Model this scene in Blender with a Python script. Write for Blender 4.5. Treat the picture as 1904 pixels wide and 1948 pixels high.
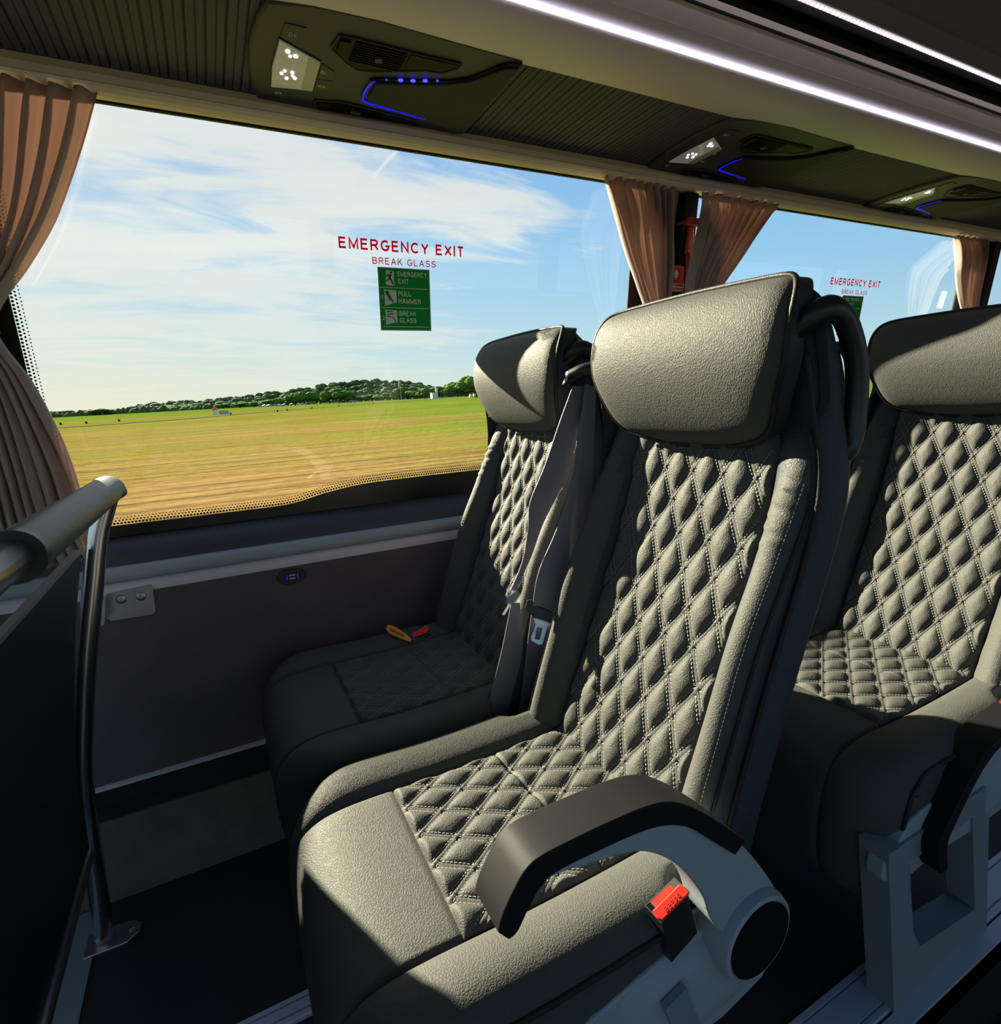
import bpy, bmesh, math, random
from mathutils import Vector, Matrix, noise
for _o in list(bpy.data.objects): bpy.data.objects.remove(_o)
SC = bpy.context.scene
COL = SC.collection
PI = math.pi
random.seed(5)

# ------------------------------------------------------------------ camera
cd = bpy.data.cameras.new('camera'); cam = bpy.data.objects.new('camera', cd); COL.objects.link(cam)
cd.sensor_fit = 'HORIZONTAL'; cd.sensor_width = 36.0; cd.lens = 1060 * 36.0 / 1904
cd.clip_start = 0.02; cd.clip_end = 5000
_X = Vector((0.8880, -0.1333, 0.4402)); _Z = Vector((-0.0450, -0.9776, -0.2053))
_X.normalize(); _Z = (_Z - _Z.dot(_X) * _X).normalized(); _Y = _Z.cross(_X)
cam.matrix_world = Matrix(((_X.x, -_X.y, -_X.z, 0), (_Y.x, -_Y.y, -_Y.z, 0), (_Z.x, -_Z.y, -_Z.z, 1.02), (0, 0, 0, 1)))
SC.camera = cam
SC.view_settings.view_transform = 'Standard'; SC.view_settings.look = 'None'
SC.view_settings.gamma = 1.0; SC.view_settings.exposure = 0.0; SC.view_settings.use_curve_mapping = False

# ------------------------------------------------------------------ node helper
class NT:
    def __init__(s, tree): s.t = tree; s.n = tree.nodes; s.l = tree.links
    def add(s, typ, ins=None, **kw):
        nd = s.n.new(typ)
        for k, v in kw.items(): setattr(nd, k, v)
        for k, v in (ins or {}).items():
            sock = nd.inputs[k]
            if isinstance(v, bpy.types.NodeSocket): s.l.new(v, sock)
            else: sock.default_value = v
        return nd
    def math(s, op, a, b=0.0, c=0.0, clamp=False):
        nd = s.n.new('ShaderNodeMath'); nd.operation = op; nd.use_clamp = clamp
        for i, v in enumerate((a, b, c)):
            if isinstance(v, bpy.types.NodeSocket): s.l.new(v, nd.inputs[i])
            else: nd.inputs[i].default_value = v
        return nd.outputs[0]
    def mix(s, f, a, b, blend='MIX'):
        nd = s.n.new('ShaderNodeMix'); nd.data_type = 'RGBA'; nd.blend_type = blend
        for k, v in ((0, f), (6, a), (7, b)):
            if isinstance(v, bpy.types.NodeSocket): s.l.new(v, nd.inputs[k])
            else: nd.inputs[k].default_value = v if k == 0 else (tuple(v) + (1,))[:4]
        return nd.outputs[2]
    def ramp(s, f, pts, interp='LINEAR'):
        nd = s.n.new('ShaderNodeValToRGB'); cr = nd.color_ramp; cr.interpolation = interp
        while len(cr.elements) < len(pts): cr.elements.new(0.5)
        for e, (p, c) in zip(cr.elements, pts):
            e.position = p; e.color = (tuple(c) + (1,))[:4] if not isinstance(c, (int, float)) else (c, c, c, 1)
        s.l.new(f, nd.inputs[0]); return nd.outputs[0]
    def noise(s, vec, scale, detail=3, rough=0.5, dist=0.0):
        return s.add('ShaderNodeTexNoise', {'Vector': vec, 'Scale': scale, 'Detail': detail, 'Roughness': rough, 'Distortion': dist}).outputs[0]
    def mapping(s, vec, loc=(0, 0, 0), rot=(0, 0, 0), scale=(1, 1, 1)):
        return s.add('ShaderNodeMapping', {'Vector': vec, 'Location': loc, 'Rotation': rot, 'Scale': scale}).outputs[0]

# ------------------------------------------------------------------ sky and sun
CN = (-0.71290, -0.04547, 0.69979); CMID = (0.28429, 0.89348, 0.34767)     # a short vapour trail high in the sky
SUN = Vector((-0.395, 1.0, 0.48)).normalized()
wd = bpy.data.worlds.new('sky'); SC.world = wd; wd.use_nodes = True
W = NT(wd.node_tree); W.n.clear()
tc = W.add('ShaderNodeTexCoord').outputs['Generated']
dirn = W.add('ShaderNodeVectorMath', {0: tc}, operation='NORMALIZE').outputs[0]
sep = W.add('ShaderNodeSeparateXYZ', {0: dirn})
el = sep.outputs[2]
elc = W.math('MAXIMUM', el, 0.0)
base = W.ramp(elc, [(0.0, (0.62, 0.74, 0.70)), (0.07, (0.46, 0.68, 0.78)), (0.16, (0.33, 0.60, 0.82)), (0.35, (0.19, 0.44, 0.78)), (1.0, (0.12, 0.28, 0.60))])
sd = W.add('ShaderNodeVectorMath', {0: dirn, 1: tuple(SUN)}, operation='DOT_PRODUCT').outputs['Value']
glow = W.math('POWER', W.math('MAXIMUM', sd, 0.0), 3.5)
warm = W.mix(W.math('MULTIPLY', glow, 0.75, clamp=True), base, (1.0, 0.86, 0.52))
bluer = W.ramp(elc, [(0.0, 1.0), (0.16, 0.30), (0.5, 0.0)])
base2 = W.mix(bluer, W.mix(W.math('MULTIPLY', glow, 0.3, clamp=True), base, (0.78, 0.88, 0.92)), warm)
den = W.math('ADD', W.math('MAXIMUM', el, 0.0), 0.12)
px = W.math('DIVIDE', sep.outputs[0], den); py = W.math('DIVIDE', sep.outputs[1], den)
cp = W.add('ShaderNodeCombineXYZ', {0: px, 1: py, 2: 0.0}).outputs[0]
m1 = W.mapping(cp, (3.1, 0.4, 0), (0, 0, -0.55), (0.75, 1.7, 1))
n1 = W.noise(m1, 1.7, 9, 0.60, 0.6)
m2 = W.mapping(cp, (0.3, 1.7, 0), (0, 0, -0.35), (0.8, 1.3, 1))
n2 = W.noise(m2, 0.75, 4, 0.5, 0.3)
cl = W.math('ADD', W.math('MULTIPLY', n1, 0.75), W.math('MULTIPLY', n2, 0.45))
side = W.math('ADD', W.math('MULTIPLY', sd, 0.50), -0.33)
cl = W.math('ADD', cl, side)
cm = W.ramp(cl, [(0.60, 0.0), (0.72, 0.8), (0.90, 1.0)])
lowf = W.ramp(elc, [(0.0, 0.15), (0.10, 0.6), (0.25, 1.0)])
cm = W.math('MULTIPLY', cm, lowf)
sky = W.mix(W.math('MULTIPLY', cm, 0.85), base2, (0.86, 0.84, 0.74))
ct = W.add('ShaderNodeVectorMath', {0: dirn, 1: CN}, operation='DOT_PRODUCT').outputs['Value']
cd2 = W.add('ShaderNodeVectorMath', {0: dirn, 1: CMID}, operation='DOT_PRODUCT').outputs['Value']
trail = W.math('MULTIPLY', W.ramp(W.math('ABSOLUTE', ct), [(0.0, 1.0), (0.0012, 0.8), (0.0026, 0.0)]), W.math('GREATER_THAN', cd2, 0.999648))
sky = W.mix(W.math('MULTIPLY', trail, 0.7), sky, (0.86, 0.85, 0.80))
below = W.math('LESS_THAN', el, -0.012)
sky = W.mix(below, sky, (0.20, 0.17, 0.07))
bg = W.add('ShaderNodeBackground', {'Color': sky, 'Strength': 1.12})
W.l.new(bg.outputs[0], W.add('ShaderNodeOutputWorld').inputs[0])
sl = bpy.data.lights.new('sun', 'SUN'); sl.energy = 25.0; sl.angle = 0.010; sl.color = (1.0, 0.89, 0.64)
so = bpy.data.objects.new('sun', sl); COL.objects.link(so); so.rotation_euler = SUN.to_track_quat('Z', 'Y').to_euler()
so.location = (-4, 10, 8)

# ------------------------------------------------------------------ materials
def mat(name, color=(0.5, 0.5, 0.5), rough=0.5, metal=0.0, spec=0.5, emis=None, estr=0.0, bump=None, vary=None, coat=0.0):
    m = bpy.data.materials.new(name); m.use_nodes = True; T = NT(m.node_tree)
    b = T.n['Principled BSDF']
    b.inputs['Base Color'].default_value = tuple(color) + (1,)
    b.inputs['Roughness'].default_value = rough; b.inputs['Metallic'].default_value = metal
    b.inputs['Specular IOR Level'].default_value = spec; b.inputs['Coat Weight'].default_value = coat
    if emis: b.inputs['Emission Color'].default_value = tuple(emis) + (1,); b.inputs['Emission Strength'].default_value = estr
    oc = T.add('ShaderNodeTexCoord').outputs['Object']
    if vary:
        sc, amt, det = vary
        n = T.noise(oc, sc, det)
        c = T.mix(n, [max(0, x * (1 - amt)) for x in color], [min(1, x * (1 + amt)) for x in color])
        T.l.new(c, b.inputs['Base Color'])
    if bump:
        sc, st, ds = bump
        n = T.noise(oc, sc, 4)
        bp = T.add('ShaderNodeBump', {'Height': n, 'Strength': st, 'Distance': ds})
        T.l.new(bp.outputs[0], b.inputs['Normal'])
    return m
def leather(name, color, rough=0.46, grain=1.0):
    m = mat(name, color, rough, spec=0.45); T = NT(m.node_tree); b = T.n['Principled BSDF']; b.inputs['Specular IOR Level'].default_value = 0.2
    oc = T.add('ShaderNodeTexCoord').outputs['Object']
    wob = T.add('ShaderNodeTexNoise', {'Vector': oc, 'Scale': 90.0, 'Detail': 2.0})
    vm = T.add('ShaderNodeVectorMath', {0: wob.outputs['Color'], 1: (0.006, 0.006, 0.006)}, operation='MULTIPLY').outputs[0]
    v2 = T.add('ShaderNodeVectorMath', {0: oc, 1: vm}, operation='ADD').outputs[0]
    vo = T.add('ShaderNodeTexVoronoi', {'Vector': T.mapping(v2, scale=(1, 1, 0.8)), 'Scale': 320.0}, feature='DISTANCE_TO_EDGE').outputs[0]
    e = T.ramp(vo, [(0.0, 0.0), (0.22, 1.0)])
    n = T.noise(oc, 1000.0, 2)
    n3 = T.noise(oc, 26.0, 3)
    hgt = T.math('ADD', T.math('ADD', T.math('MULTIPLY', e, 0.6), T.math('MULTIPLY', n, 0.4)), T.math('MULTIPLY', n3, 0.4))
    bp = T.add('ShaderNodeBump', {'Height': hgt, 'Strength': 0.85 * grain, 'Distance': 0.0005})
    T.l.new(bp.outputs[0], b.inputs['Normal'])
    return m
M = {}
M['leather'] = leather('grey_leather', (0.060, 0.063, 0.060), 0.6)
M['leather_dark'] = leather('dark_leather', (0.036, 0.043, 0.054), 0.5)
M['piping'] = leather('piping_leather', (0.020, 0.021, 0.022), 0.5, 0.5)
M['thread'] = mat('thread', (0.19, 0.195, 0.19), 0.7)
M['black_plastic'] = mat('black_plastic', (0.012, 0.012, 0.014), 0.42, bump=(900, 0.3, 0.0003))
M['pad_black'] = mat('armrest_soft_black', (0.007, 0.007, 0.009), 0.62, spec=0.2, bump=(1400, 0.35, 0.0003))
M['grey_plastic'] = mat('grey_plastic', (0.29, 0.34, 0.37), 0.55, bump=(1300, 0.35, 0.0003))
M['grey_plastic_dark'] = mat('grey_metal_leg', (0.20, 0.245, 0.265), 0.5, bump=(1300, 0.3, 0.0003))
M['gloss_black'] = mat('gloss_black', (0.006, 0.006, 0.008), 0.3)
M['chrome'] = mat('chrome', (0.62, 0.62, 0.63), 0.22, 1.0)
M['steel'] = mat('brushed_steel', (0.42, 0.42, 0.42), 0.38, 1.0, vary=(40, 0.2, 4))
M['alu'] = mat('aluminium', (0.50, 0.52, 0.66), 0.45, 0.2, bump=(300, 0.2, 0.0004))
M['webbing'] = mat('belt_webbing', (0.15, 0.14, 0.17), 0.5, bump=(1200, 0.6, 0.0006))
M['tongue'] = mat('bright_tongue', (0.70, 0.80, 0.95), 0.3, 0.3)  # pale blue stands in for the sky mirrored in the metal
M['red'] = mat('red_plastic', (0.85, 0.03, 0.02), 0.35)
M['orange'] = mat('orange_tab', (0.85, 0.33, 0.02), 0.5)
M['dark_panel'] = mat('dark_partition', (0.012, 0.014, 0.017), 0.45)
M['edge_pale'] = mat('partition_edge', (0.35, 0.35, 0.34), 0.35, 0.8)
M['pad_grip'] = mat('grip_leather', (0.085, 0.095, 0.095), 0.5, vary=(60, 0.5, 5), bump=(500, 0.5, 0.0006))
M['floor'] = mat('dark_floor_vinyl', (0.012, 0.012, 0.013), 0.6, vary=(30, 0.3, 4))
M['cove'] = mat('brown_vinyl', (0.085, 0.078, 0.06), 0.65, vary=(25, 0.4, 5))
M['wall_fabric'] = mat('wall_fabric', (0.135, 0.105, 0.112), 0.95, spec=0.1, vary=(9, 0.25, 5), bump=(900, 0.4, 0.0006))
M['ledge'] = mat('fabric_ledge', (0.70, 0.60, 0.66), 0.9, spec=0.2)  # skylight on the fabric edge put into this pale pink
M['sill_light'] = mat('light_grey_trim', (0.34, 0.37, 0.39), 0.6)
M['sill_dark'] = mat('dark_sill', (0.045, 0.05, 0.068), 0.6, bump=(700, 0.3, 0.0004))
M['ledge_grey'] = mat('pale_metal_strip', (0.55, 0.57, 0.60), 0.5)
M['black'] = mat('matt_black', (0.006, 0.006, 0.007), 0.7)
M['beige'] = mat('beige_trim', (0.82, 0.71, 0.56), 0.6, bump=(900, 0.2, 0.0003))
M['bin'] = mat('bin_grey', (0.86, 0.77, 0.90), 0.5, vary=(5, 0.05, 2))
M['ceiling'] = mat('ceiling_grey', (0.22, 0.22, 0.23), 0.7)
M['rib'] = mat('ribbed_headlining', (0.108, 0.112, 0.155), 0.8)
M['unit'] = mat('service_unit_plastic', (0.056, 0.058, 0.082), 0.55, bump=(1300, 0.3, 0.0003))
M['unit_panel'] = mat('speaker_panel', (0.042, 0.043, 0.050), 0.8, bump=(1800, 0.6, 0.0005))
M['vent_black'] = mat('vent_black', (0.010, 0.010, 0.011), 0.5, spec=0.12)
M['icon'] = mat('icon_grey', (0.7, 0.7, 0.7), 0.6)
M['led_white'] = mat('led_strip', (0.9, 0.9, 0.9), 0.4, emis=(0.90, 0.88, 1.0), estr=9.0)
M['led_dot'] = mat('led_dot', (0.9, 0.9, 0.9), 0.4, emis=(1.0, 0.93, 0.93), estr=5.0)
M['led_base'] = mat('led_strip_base', (0.5, 0.45, 0.47), 0.4, emis=(1.0, 0.85, 0.9), estr=0.55)
M['blue'] = mat('blue_led', (0.0, 0.0, 0.3), 0.4, emis=(0.03, 0.03, 1.0), estr=4.0)
M['blue_strip'] = mat('blue_light_strip', (0.0, 0.0, 0.25), 0.4, emis=(0.01, 0.01, 0.8), estr=0.8)
M['lens'] = mat('lamp_lens', (0.30, 0.28, 0.23), 0.25, coat=0.5, emis=(0.9, 0.85, 0.7), estr=0.10, vary=(150, 0.3, 3))
M['lamp_led'] = mat('reading_led', (0.9, 0.9, 0.9), 0.3, emis=(0.92, 0.95, 1.0), estr=1.1)
M['sign_green'] = mat('sign_green', (0.012, 0.22, 0.045), 0.5)
M['sign_white'] = mat('sign_pale', (0.50, 0.62, 0.48), 0.6)
M['sign_dark'] = mat('sign_dark', (0.01, 0.06, 0.02), 0.6)
M['sign_edge'] = mat('sign_edge', (0.35, 0.4, 0.35), 0.6)

M['letter_red'] = mat('red_lettering', (0.60, 0.005, 0.06), 0.5)
M['white_plastic'] = mat('white_sticker', (0.75, 0.72, 0.68), 0.5)
M['hammer_red'] = mat('hammer_red', (0.50, 0.05, 0.025), 0.45)
def translucent(name, col, tr, w):
    m = bpy.data.materials.new(name); m.use_nodes = True; T = NT(m.node_tree); T.n.clear()
    oc = T.add('ShaderNodeTexCoord').outputs['Object']
    n = T.noise(oc, 900.0, 2); bp = T.add('ShaderNodeBump', {'Height': n, 'Strength': 0.3, 'Distance': 0.0004})
    d = T.add('ShaderNodeBsdfDiffuse', {'Color': col + (1,), 'Normal': bp.outputs[0]})
    t = T.add('ShaderNodeBsdfTranslucent', {'Color': tr + (1,)})
    mx = T.add('ShaderNodeMixShader', {0: w, 1: d.outputs[0], 2: t.outputs[0]})
    T.l.new(mx.outputs[0], T.add('ShaderNodeOutputMaterial').inputs[0]); return m
M['curtain'] = translucent('curtain_taupe', (0.50, 0.40, 0.36), (0.60, 0.44, 0.36), 0.28)
M['sign_green'] = translucent('sign_green', (0.02, 0.30, 0.06), (0.03, 0.30, 0.05), 0.13)
M['sign_white'] = translucent('sign_pale', (0.85, 0.95, 0.80), (0.9, 0.95, 0.85), 0.25)
M['letter_red'] = translucent('red_lettering', (0.55, 0.005, 0.06), (0.62, 0.006, 0.09), 0.32)
def glassmat():
    m = bpy.data.materials.new('window_glass'); m.use_nodes = True; T = NT(m.node_tree); T.n.clear()
    lw = T.add('ShaderNodeLayerWeight', {'Blend': 0.5}).outputs['Facing']
    f = T.math('ADD', T.math('MULTIPLY', T.math('POWER', lw, 4.0), 0.75), 0.035)
    t = T.add('ShaderNodeBsdfTransparent', {'Color': (0.96, 0.975, 0.97, 1)})
    g = T.add('ShaderNodeBsdfGlossy', {'Color': (1, 1, 1, 1), 'Roughness': 0.0})
    mx = T.add('ShaderNodeMixShader', {0: f, 1: t.outputs[0], 2: g.outputs[0]})
    T.l.new(mx.outputs[0], T.add('ShaderNodeOutputMaterial').inputs[0]); return m
M['glass'] = glassmat()

# ------------------------------------------------------------------ mesh helper
class MB:
    def __init__(s): s.v = []; s.f = []; s.sm = True
    def add(s, vs, fs):
        o = len(s.v); s.v += [tuple(p) for p in vs]; s.f += [tuple(i + o for i in f) for f in fs]; return s
    def box(s, a, b):
        x0, y0, z0 = a; x1, y1, z1 = b
        return s.add([(x0,y0,z0),(x1,y0,z0),(x1,y1,z0),(x0,y1,z0),(x0,y0,z1),(x1,y0,z1),(x1,y1,z1),(x0,y1,z1)],
                     [(0,3,2,1),(4,5,6,7),(0,1,5,4),(1,2,6,5),(2,3,7,6),(3,0,4,7)])
    def prism(s, pts, a, b, axis='y', mp=None):
        # pts in the two other axes, extruded from a to b
        n = len(pts)
        def P(p, t): return {'y': (p[0], t, p[1]), 'x': (t, p[0], p[1]), 'z': (p[0], p[1], t)}[axis]
        vs = [P(p, a) for p in pts] + [P(p, b) for p in pts]
        if mp: vs = [mp(*v) for v in vs]
        return s.add(vs, [tuple(range(n)), tuple(range(2*n-1, n-1, -1))] + [(i, i+n, (i+1) % n + n, (i+1) % n) for i in range(n)])
    def tube(s, path, r, sides=12, caps=True, flat=1.0, up=None):
        path = [Vector(p) for p in path]; n = len(path); vs = []; fs = []
        nrm = None
        for i, p in enumerate(path):
            t = (path[min(i+1, n-1)] - path[max(i-1, 0)]).normalized()
            if nrm is None:
                u = Vector(up) if up else (Vector((0, 0, 1)) if abs(t.z) < 0.9 else Vector((1, 0, 0)))
                nrm = (u - t * u.dot(t)).normalized()
            else: nrm = (nrm - t * nrm.dot(t)).normalized()
            bi = t.cross(nrm); rr = r[i] if isinstance(r, (list, tuple)) else r
            for k in range(sides):
                a = 2*PI*k/sides; vs.append(p + nrm*math.cos(a)*rr + bi*math.sin(a)*rr*flat)
        for i in range(n-1):
            for k in range(sides):
                fs.append((i*sides+k, i*sides+(k+1) % sides, (i+1)*sides+(k+1) % sides, (i+1)*sides+k))
        if caps: fs += [tuple(range(sides-1, -1, -1)), tuple((n-1)*sides+k for k in range(sides))]
        return s.add(vs, fs)
    def grid(s, fn, nu, nv, closeu=False):
        vs = [fn(i/(nu-1) if not closeu else i/nu, j/(nv-1)) for j in range(nv) for i in range(nu)]
        fs = []
        for j in range(nv-1):
            for i in range(nu if closeu else nu-1):
                i2 = (i+1) % nu; fs.append((j*nu+i, j*nu+i2, (j+1)*nu+i2, (j+1)*nu+i))
        return s.add(vs, fs)
    def build(s, name, m, parent=None, smooth=None, angle=None, recalc=True, loc=None):
        me = bpy.data.meshes.new(name); me.from_pydata(s.v, [], s.f)
        if recalc:
            bm = bmesh.new(); bm.from_mesh(me); bmesh.ops.recalc_face_normals(bm, faces=bm.faces[:]); bm.to_mesh(me); bm.free()
        me.materials.append(M[m] if isinstance(m, str) else m)
        if smooth or angle:
            me.polygons.foreach_set('use_smooth', [True]*len(me.polygons))
            if angle: me.set_sharp_from_angle(angle=math.radians(angle))
        me.update()
        o = bpy.data.objects.new(name, me); COL.objects.link(o)
        if parent: o.parent = parent
        if loc: o.location = loc
        return o
def tag(o, label=None, cat=None, group=None, kind=None):
    if label: o['label'] = label
    if cat: o['category'] = cat
    if group: o['group'] = group
    if kind: o['kind'] = kind
    return o
def thing(name, label, cat, loc=(0, 0, 0), group=None):
    o = bpy.data.objects.new(name, None); COL.objects.link(o); o.location = loc; o.empty_display_size = 0.1
    return tag(o, label, cat, group)
def dup(o, parent=None):
    c = o.copy(); COL.objects.link(c)
    if parent: c.parent = parent
    for ch in list(o.children): dup(ch, c)
    return c
def bevel(o, w, seg=2, ang=40):
    md = o.modifiers.new('bevel', 'BEVEL'); md.width = w; md.segments = seg; md.limit_method = 'ANGLE'; md.angle_limit = math.radians(ang)
    return o
def struct(o): o['kind'] = 'structure'; return o
def tab(t, x):
    if x <= t[0][0]: return t[0][1]
    for i in range(len(t)-1):
        if x <= t[i+1][0]:
            x0, y0 = t[i]; x1, y1 = t[i+1]; h = x1-x0; u = (x-x0)/h
            m0 = (t[i+1][1]-t[i-1][1])/(t[i+1][0]-t[i-1][0]) if i > 0 else (y1-y0)/h
            m1 = (t[i+2][1]-y0)/(t[i+2][0]-x0) if i+2 < len(t) else (y1-y0)/h
            return (2*u**3-3*u*u+1)*y0+(u**3-2*u*u+u)*h*m0+(-2*u**3+3*u*u)*y1+(u**3-u*u)*h*m1
    return t[-1][1]
def curve(pts, n):
    """Catmull-Rom resample of a point list"""
    P = [Vector(p) for p in pts]; out = []; m = len(P)-1
    for k in range(n):
        f = k/(n-1)*m; i = min(int(f), m-1); u = f-i
        a, b, c, d = P[max(i-1, 0)], P[i], P[i+1], P[min(i+2, m)]
        out.append(0.5*((2*b)+(c-a)*u+(2*a-5*b+4*c-d)*u*u+(3*b-a-3*c+d)*u**3))
    return out
def sstep(a, b, x):
    t = max(0, min(1, (x-a)/(b-a))); return t*t*(3-2*t)
def arc(cx, cy, rx, ry, a0, a1, n=10): return [(cx+rx*math.cos(math.radians(a0+(a1-a0)*i/n)), cy+ry*math.sin(math.radians(a0+(a1-a0)*i/n))) for i in range(n+1)]
_S = arc(.36, .74, .32, .26, 20, 180, 8)+arc(.36, .74, .32, .24, 190, 250, 3)+arc(.36, .27, .34, .25, 70, -20, 5)+arc(.36, .27, .34, .27, -30, -165, 8)
GL = {'A': (.80, [[(0, 0), (.40, 1), (.80, 0)], [(.14, .33), (.66, .33)]]), 'B': (.70, [[(0, 0), (0, 1)]+arc(.40, .76, .26, .24, 90, -90, 8)+[(0, .52)], [(.30, .52)]+arc(.42, .26, .28, .26, 90, -90, 8)+[(0, 0)]]),
      'C': (.80, [arc(.44, .5, .43, .5, 45, 315, 18)]), 'E': (.66, [[(.66, 1), (0, 1), (0, 0), (.68, 0)], [(0, .53), (.60, .53)]]), 'G': (.84, [arc(.44, .5, .43, .5, 45, 320, 18)+[(.84, .45), (.46, .45)]]),
      'H': (.72, [[(0, 0), (0, 1)], [(.72, 0), (.72, 1)], [(0, .53), (.72, .53)]]), 'I': (0.0, [[(0, 0), (0, 1)]]), 'K': (.70, [[(0, 0), (0, 1)], [(.66, 1), (0, .36)], [(.24, .58), (.72, 0)]]), 'L': (.58, [[(0, 1), (0, 0), (.58, 0)]]),
      'M': (.86, [[(0, 0), (0, 1), (.43, .06), (.86, 1), (.86, 0)]]), 'N': (.72, [[(0, 0), (0, 1), (.72, 0), (.72, 1)]]), 'O': (.86, [arc(.43, .5, .43, .5, 90, 450, 22)]), 'P': (.68, [[(0, 0), (0, 1)]+arc(.40, .73, .27, .27, 90, -90, 8)+[(0, .46)]]),
      'R': (.72, [[(0, 0), (0, 1)]+arc(.42, .74, .27, .26, 90, -90, 8)+[(0, .48)], [(.40, .48), (.74, 0)]]), 'S': (.70, [_S]), 'T': (.72, [[(0, 1), (.72, 1)], [(.36, 1), (.36, 0)]]), 'U': (.70, [[(0, 1)]+arc(.35, .33, .35, .33, 180, 360, 10)+[(.70, 1)]]),
      'X': (.74, [[(0, 0), (.74, 1)], [(0, 1), (.74, 0)]]), 'Y': (.76, [[(0, 1), (.38, .45), (.76, 1)], [(.38, .45), (.38, 0)]]), '1': (.3, [[(0, .78), (.26, 1), (.26, 0)]]), '2': (.62, [arc(.31, .70, .30, .30, 160, -30, 9)+[(0, 0), (.66, 0)]])}
def text(body, name, m, size, mtx, parent=None, xs=1.0, align='LEFT', sp=1.0, thick=0.0003, width=None, bold=.17):
    """flat stroked capitals of cap height size, laid out along x and mapped by mtx"""
    t = bold; gap = .17*sp+t; x = t/2; segs = []
    for ch in body:
        if ch == ' ': x += .62; continue
        w, st = GL[ch]
        for pl in st: segs.append([(x+a, t/2+b*(1-t)) for a, b in pl])
        x += w+gap
    tot = x-gap+t/2; kx = (width/tot) if width else size*xs
    mb = MB()
    for pl in segs:
        n = len(pl); P = [Vector(p) for p in pl]; L = []; Rr = []
        for i, p in enumerate(P):
            d0 = (P[i]-P[i-1]).normalized() if i > 0 else None; d1 = (P[i+1]-P[i]).normalized() if i < n-1 else None
            d0 = d0 or d1; d1 = d1 or d0
            n0 = Vector((-d0.y, d0.x)); n1 = Vector((-d1.y, d1.x)); m_ = (n0+n1)
            m_ = m_.normalized() if m_.length > .1 else n0
            k = t/2/max(.42, m_.dot(n0)); e = p.copy()
            if i == 0 and abs(d1.y) > .9 or (i == 0 and abs(d1.x) > .9 and n > 2): e = p-d1*t/2*(1 if abs(d1.y) > .9 else 0)
            if i == n-1 and abs(d0.y) > .9: e = p+d0*t/2
            L.append(e+m_*k); Rr.append(e-m_*k)
        vs = [mtx(q.x*kx, q.y*size, 0) for q in L+Rr]+[mtx(q.x*kx, q.y*size, thick) for q in L+Rr]
        fs = []
        for i in range(n-1): fs += [(i, i+1, n+i+1, n+i), (2*n+i, 3*n+i, 3*n+i+1, 2*n+i+1), (i, 2*n+i, 2*n+i+1, i+1), (n+i, n+i+1, 3*n+i+1, 3*n+i)]
        fs += [(0, n, 3*n, 2*n), (n-1, 3*n-1, 4*n-1, 2*n-1)]
        mb.add(vs, fs)
    return mb.build(name, m, parent)

XA, XB = -2.6, 6.2      # extent of the bus shell along X
GW = lambda z: 1.46-0.106*(z-0.78)      # the tilted window plane

# ------------------------------------------------------------------ floor, walls, ceiling
def ext(name, prof, m, x0=XA, x1=XB, ang=None):
    """closed YZ profile extruded along the bus"""
    return struct(MB().prism(prof, x0, x1, 'x').build(name, m, angle=ang))
ext('floor', [(0.345, 0), (1.36, 0), (1.36, -0.2), (0.345, -0.2)], 'floor', -0.34, XB)
fl = MB().box((XA, -1.15, -0.25), (XB, 0.345, -0.2)); fl.box((XA, 0.345, -0.25), (-0.42, 1.5, -0.2)); fl.box((XA, 1.42, -0.25), (XB, 1.5, 0.0)); struct(fl.build('floor', 'floor'))
ext('trim_1', [(1.281, 0.0), (1.355, 0.142), (1.42, 0.142), (1.42, 0.0)], 'cove')
ext('trim_2', [(1.362, 0.142), (1.362, 0.165), (1.372, 0.17), (1.372, 0.204), (1.42, 0.204), (1.42, 0.142)], 'black')
ext('trim_3', [(1.378, 0.204), (1.372, 0.206), (1.372, 0.213), (1.378, 0.215), (1.42, 0.215), (1.42, 0.204)], 'ledge_grey')
ext('wall_window_side', [(1.38, 0.214), (1.38, 0.640), (1.5, 0.640), (1.5, 0.0), (1.42, 0.0), (1.42, 0.214)], 'wall_fabric')
ext('trim_4', [(1.380, 0.640), (1.380, 0.650), (1.386, 0.660), (1.40, 0.664), (1.5, 0.664), (1.5, 0.640)], 'ledge', ang=50)
ext('trim_5', [(1.395, 0.664), (1.386, 0.670), (1.384, 0.680), (1.388, 0.692), (1.40, 0.697), (1.5, 0.697), (1.5, 0.664)], 'sill_light', ang=60)
ext('trim_6', [(1.403, 0.696), (1.408, 0.715), (1.425, 0.735), (1.455, 0.748), (1.5, 0.748), (1.5, 0.696)], 'sill_dark', ang=60)
# beige cornice above the windows
ext('trim_7', [(1.374, 1.70), (1.374, 1.592), (1.370, 1.590), (1.362, 1.587), (1.352, 1.588), (1.343, 1.592), (1.337, 1.598), (1.335, 1.603), (1.339, 1.606), (1.341, 1.620), (1.347, 1.6225), (1.355, 1.6385), (1.362, 1.641), (1.362, 1.70)], 'beige')
ext('trim_8', [(1.371, 1.5860), (1.371, 1.592), (1.379, 1.592), (1.379, 1.5860)], 'black')
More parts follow.
